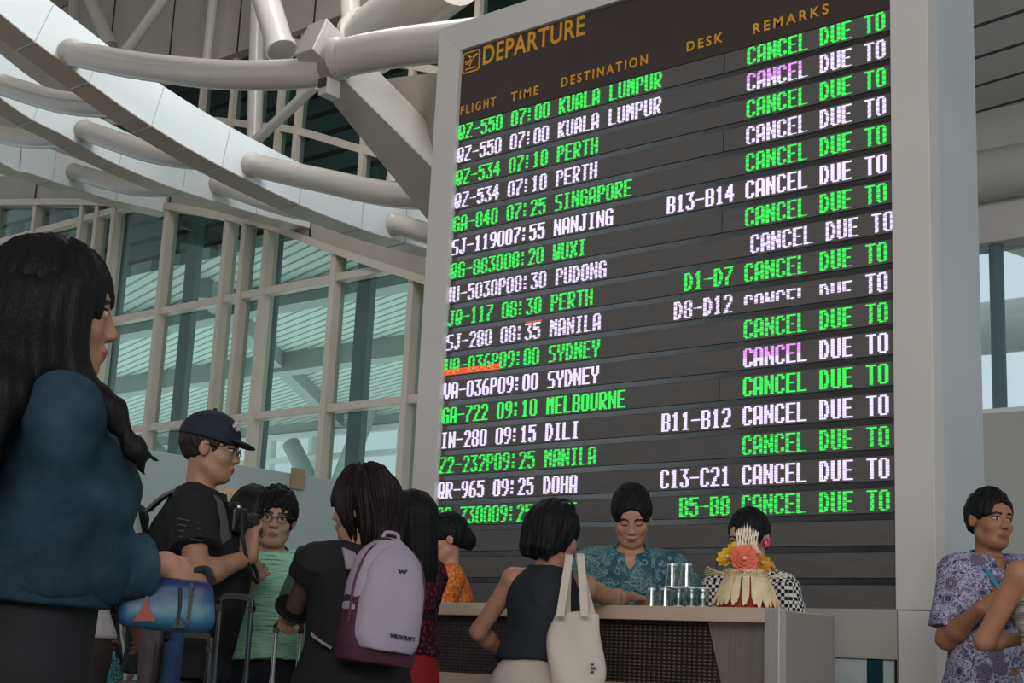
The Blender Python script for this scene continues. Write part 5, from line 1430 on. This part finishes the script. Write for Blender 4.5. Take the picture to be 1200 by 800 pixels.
for off_, pa, pb in ((-.0, (656, 722), (667, 655)), (.0, (685, 722), (680, 654))):
    a = tl(pa[0], pa[1], 5.115); top_ = tl(pb[0], pb[1], 5.30); back = tl(pa[0]+8, pa[1]-4, 5.18)
    c = curve([a, a*.45+top_*.55+V(0, 0, .01), top_+V(0, 0, .012), top_+V(*(AH*.05)), back*.5+top_*.5+V(*(AH*.07)), back], 6)
    secs = [[Vector(q)+Vector(ax_)*s1*.014+Vector(fw_)*s2*.003 for s1, s2 in ((-1, -1), (1, -1), (1, 1), (-1, 1))] for q in c]
    MB().strip(secs).obj('strap', canvas, tb, smooth=0.5)
m = MB()
for k, (u0, u1) in enumerate(((.046, .056), (.046, .068))):
    q = tl(694, 779+k*4, 5.235); m.box((0, 0, 0), (.001, .001, .001))
m = MB()
for k in range(3):
    q = Vector(tl(692, 778+k*4.5, 5.095)); m.bar(q, q+Vector(ax_)*(.012+.008*(k % 2)), .004, .006)
m.obj('print', MT['black'], tb)

# ---- man in teal batik
p = Person(740, 607, 6.25, (-.10, -1), 'person in teal batik shirt looking down behind the counter', 'b1826a', False, lean=16, head=(-2, 30, 2), hs=1.0,
           wrists=((.20, .20, .98), (-.20, .20, .98)), elbows=((.8, -.4, -.4), (-.8, -.4, -.4)), hands=(None, None), curl=(.5, .5), h=.005, closed=True, shoulder=.95)
p.wr_swap = None
p.body(); p.top(batik, .80, -.12, .022, 'collar', .005, 21, 'batik_shirt', (.052, .074, .05, .036), loose=.016); p.collar(batik); p.trousers(dark_trouser, .02); p.shoes(shoe_m)
p.hair(hair_black, 'short', .022, seed=23, hl=.082, nape=-.03)
BAT = p
m = MB()
for t_ in (.10, .19, .28, .37): 
    q = p.tp(0, .128+.012*(t_ < .3), t_); m.tube([q, q+V(0, .006, 0)], .0055, 10)
m.obj('buttons', mat('shell_button', '8fa3a0', 0.3), p.root)
# ---- woman behind the basket
p = Person(877, 632, 5.92, (-.55, -.85), 'person with black hair and checked top half hidden behind the basket', 'b08a74', True, lean=10, head=(4, 16, 0), hs=.96, wrists=((.12, .30, 1.10), (-.12, .30, 1.10)), h=.0055)
p.body(); p.top(check, 1.0, -.10, .014, 'crew', .003, 24, 'checked_top', (.054, .054, .046, .036)); p.skirt(navy_cloth, .02, .10, .165, .18); p.shoes(shoe_m)
p.hair(hair_black, 'short', .014, seed=25, hl=.030, bun=(0, -.10, -.03, .045), nape=-.045)
flower(tuple(p.H((-.085, .02, -.015))), .022, mat('pink_petal', 'd0356a', 0.6), 8, 2, p.root, tuple(p.HR@V(-1, .4, 0)))
# ---- man at the right
p = Person(1161, 610, 5.75, (.22, -1), 'person in paisley short-sleeved shirt with a lanyard at the right edge', '9a6a50', False, head=(-4, 2, -3), hs=.97, shoulder=.84,
           wrists=(('px', 1150, 712, 5.45), ('px', 1196, 715, 5.5)), elbows=((.2, -.5, -.9), (-.2, -.5, -.9)), hands=((V(-.9, .35, .1), V(0, -1, -.2)), (V(.9, .35, .1), V(0, -1, -.2))), curl=(.4, .4), h=.005)
p.body(); p.top(paisley, .85, -.05, .020, 'collar', .005, 27, 'paisley_shirt', (.048, .062, .05, .036), loose=.010); p.collar(paisley); p.trousers(dark_trouser, .02); p.shoes(shoe_m)
p.hair(hair_black, 'short', .020, seed=28, hl=.086, nape=-.02)
for sx in (-1, 1):
    c = curve([p.tp(sx*.075, -.02, .50), p.tp(sx*.082, .075, .455), p.tp(sx*.06, .150, .36), p.tp(sx*.02, .158, .24)], 6)
    MB().strip([[Vector(q)+Vector((a_, b_, 0)) for a_, b_ in ((-.010, .004), (.010, .004), (.010, .008), (-.010, .008))] for q in c]).obj('lanyard', mat('blue_ribbon', '3d7f9c', 0.5), p.root)
# ---- woman cut by the right edge
p = Person(1238, 610, 5.0, (-.15, 1), 'person in grey striped strappy top and printed skirt, cut off by the right edge', 'a8745a', True, head=(0, 5, 0), hs=.97,
           wrists=((.12, .30, 1.05), (-.03, .24, 1.15)), elbows=((.9, -.5, -.3), (-1, -.25, -.5)), h=.0055)
p.body(); p.top(stripe, 0, .06, .012, 'none', .003, 31, 'strappy_top', sleeves=False) if False else None
S = Sh(.012); S.fr(p.pel, p.T, p.k); S.loft([q for q in p.torso_tab() if .05 < q[0] < .35]+[(.36, .147, .108, .004)], k=.02)
for sx in (-1, 1): S.ell((sx*.068, .085, .30), (.055, .05, .055), k=.05)
S.fr(); S.warp(wrinkles(.003, 22, 3)); S.obj('strappy_top', stripe, p.root, .0055)
for sx in (-1, 1):
    c = curve([p.tp(sx*.095, -.112, .34), p.tp(sx*.098, -.085, .43), p.tp(sx*.10, -.01, .487), p.tp(sx*.095, .08, .44), p.tp(sx*.085, .12, .36)], 6)
    MB().tube([Vector(q) for q in c], .006, 8).obj('strap', stripe, p.root, smooth=0.9)
p.skirt(skirtpat, .09, .10, .172, .26); p.shoes(shoe_m)
p.hair(hair_dark, 'bob', .02, .13, .09, .0, 33)

# ---- standing people glimpsed behind the denim jacket
p = Person(90, 514, 4.5, (.3, 1), 'person in white shirt and brown trousers, seen below the denim jacket', '9a7058', False, hs=.98, h=.008, shoulder=.85, wrists=((.12, .30, 1.0), (-.12, .30, 1.0)))
p.body(); p.top(mat('white_cotton', 'a39b98', 0.8, 0, .04, 12), .6, .02, .022, seed=35); p.trousers(brown_trouser, .07); p.shoes(shoe_m); p.hair(hair_black, 'short', .012, seed=36)
p = Person(122, 632, 8.0, (.2, 1), 'person in teal printed skirt with a black daypack, seen under the printed bag', '9a7058', True, hs=.95, h=.008)
p.body(); p.top(black_cloth, .5, -.1, .016, seed=37); p.skirt(tealp, .04, .58, .17, .20); p.shoes(shoe_m); p.hair(hair_black, 'bob', .016, .15, .085)
q = p.Rw@p.tp(.0, -.22, .12)+p.loc; o = thing('backpack', 'plain black daypack on the person in the teal printed skirt', 'backpack', tuple(q), p.root.rotation_euler.z)
S = Sh(); S.loft([(-.22, .13, .075, 0), (0, .145, .09, 0), (.16, .12, .07, 0), (.21, .05, .04, 0)], p=2.6); S.obj('bag_body', black_cloth, o, .007)
S = Sh(); S.box((0, -.085, -.10), (.10, .03, .09), .03); S.obj('front_pocket', black_cloth, o, .006)

# ---- suitcases
def suitcase(label, base, rz, w_, d_, h_, shell, hz_, hw_, tube_m, grip_m):
    o = thing('suitcase', label, 'suitcase', base, rz)
    S = Sh(); S.box((0, 0, .06+h_/2), (w_/2, d_/2, h_/2), .05)
    S.warp(lambda X, Y, Z: .004*np.clip(np.sin(X*90)*2, -1, 1)*(np.abs(Z-.06-h_/2) < h_/2-.06)); S.obj('shell', shell, o, .007)
    MB().box((-w_/2-.004, -.006, .10), (w_/2+.004, .006, h_+.02)).obj('zip_band', MT['rubber'], o)
    for sx in (-1, 1):
        for sy in (-1, 1):
            x_, y_ = sx*(w_/2-.05), sy*(d_/2-.05)
            MB().tube([(x_, y_-.012, .028), (x_, y_+.012, .028)], .026, 16).obj('wheel', MT['rubber'], o, smooth=0.6)
    for sx in (-1, 1):
        MB().tube([(sx*hw_/2, d_/2-.04, h_+.03), (sx*hw_/2, d_/2-.04, (h_+hz_)/2)], .0105, 14).obj('handle_tube', tube_m, o, smooth=0.6)
        MB().tube([(sx*hw_/2, d_/2-.04, (h_+hz_)/2), (sx*hw_/2, d_/2-.04, hz_)], .0085, 14).obj('handle_tube', tube_m, o, smooth=0.6)
    y_ = d_/2-.04
    MB().strip([[(q[0], y_+a_, q[2]+b_) for a_, b_ in ((-.014, -.010), (.014, -.010), (.014, .010), (-.014, .010))] if 3 < i < 18 else [(q[0]+b_*(1 if q[0] < 0 else -1), y_+a_, q[2]) for a_, b_ in ((-.014, -.010), (.014, -.010), (.014, .010), (-.014, .010))]
                for i, q in enumerate(curve([(-hw_/2, 0, hz_-.04), (-hw_/2, 0, hz_-.012), (-hw_/2+.02, 0, hz_+.006), (hw_/2-.02, 0, hz_+.006), (hw_/2, 0, hz_-.012), (hw_/2, 0, hz_-.04)], 4))]).obj('grip', grip_m, o, smooth=0.6)
    return o
gunm = mat('gunmetal', '46484c', 0.35, 0.7)
b1 = at(268, 700, 4.66); suitcase('dark suitcase with black pull handle in front of the man in the cap', (b1.x, b1.y, 0), math.atan2(RH[1], RH[0])-.1, .40, .26, .62, mat('black_shell', '17171b', 0.4), b1.z, .105, gunm, MT['black'])
b2 = at(336, 728, 5.22); suitcase('dark suitcase with steel handle bars held by the woman in black', (b2.x, b2.y, 0), math.atan2(RH[1], RH[0])+.05, .30, .25, .58, mat('navy_shell', '1a1c26', 0.4), b2.z, .09, MT['chrome'], MT['black'])
b3 = at(216, 748, 4.15); s3 = suitcase('upright dark suitcase draped with two jackets', (b3.x, b3.y, 0), math.atan2(RH[1], RH[0]), .40, .24, .74, mat('violet_shell', '1b1724', 0.4), .93, .12, gunm, MT['black'])
for lab, nm, px0, col, sd in (('grey-brown jacket draped over the suitcase', 'jacket', 180, '4b4145', 3), ('blue jacket draped beside the grey-brown one', 'jacket', 207, '1d3558', 5)):
    q = at(px0, 735, 3.93); o = thing('jacket', lab, 'jacket', (q.x, q.y, .30), math.atan2(RH[1], RH[0]))
    S = Sh(); S.loft([(0, .031, .026, 0), (.30, .029, .028, 0), (.60, .027, .026, 0), (.655, .020, .02, 0)], k=.01, p=2.4)
    S.warp(lambda X, Y, Z, sd=sd: .006*np.sin(X*120+sd+2*np.sin(Z*6))); S.obj('cloth', mat('jacket_cloth_'+str(sd), col, 0.85, 0, .08, 20), o, .006)
    S = Sh(); S.cone((.0, -.03, .60), (-.004, -.035, .12), .022, .020); S.warp(wrinkles(.004, 30, sd)); S.obj('sleeve', bpy.data.materials['jacket_cloth_'+str(sd)], o, .006)
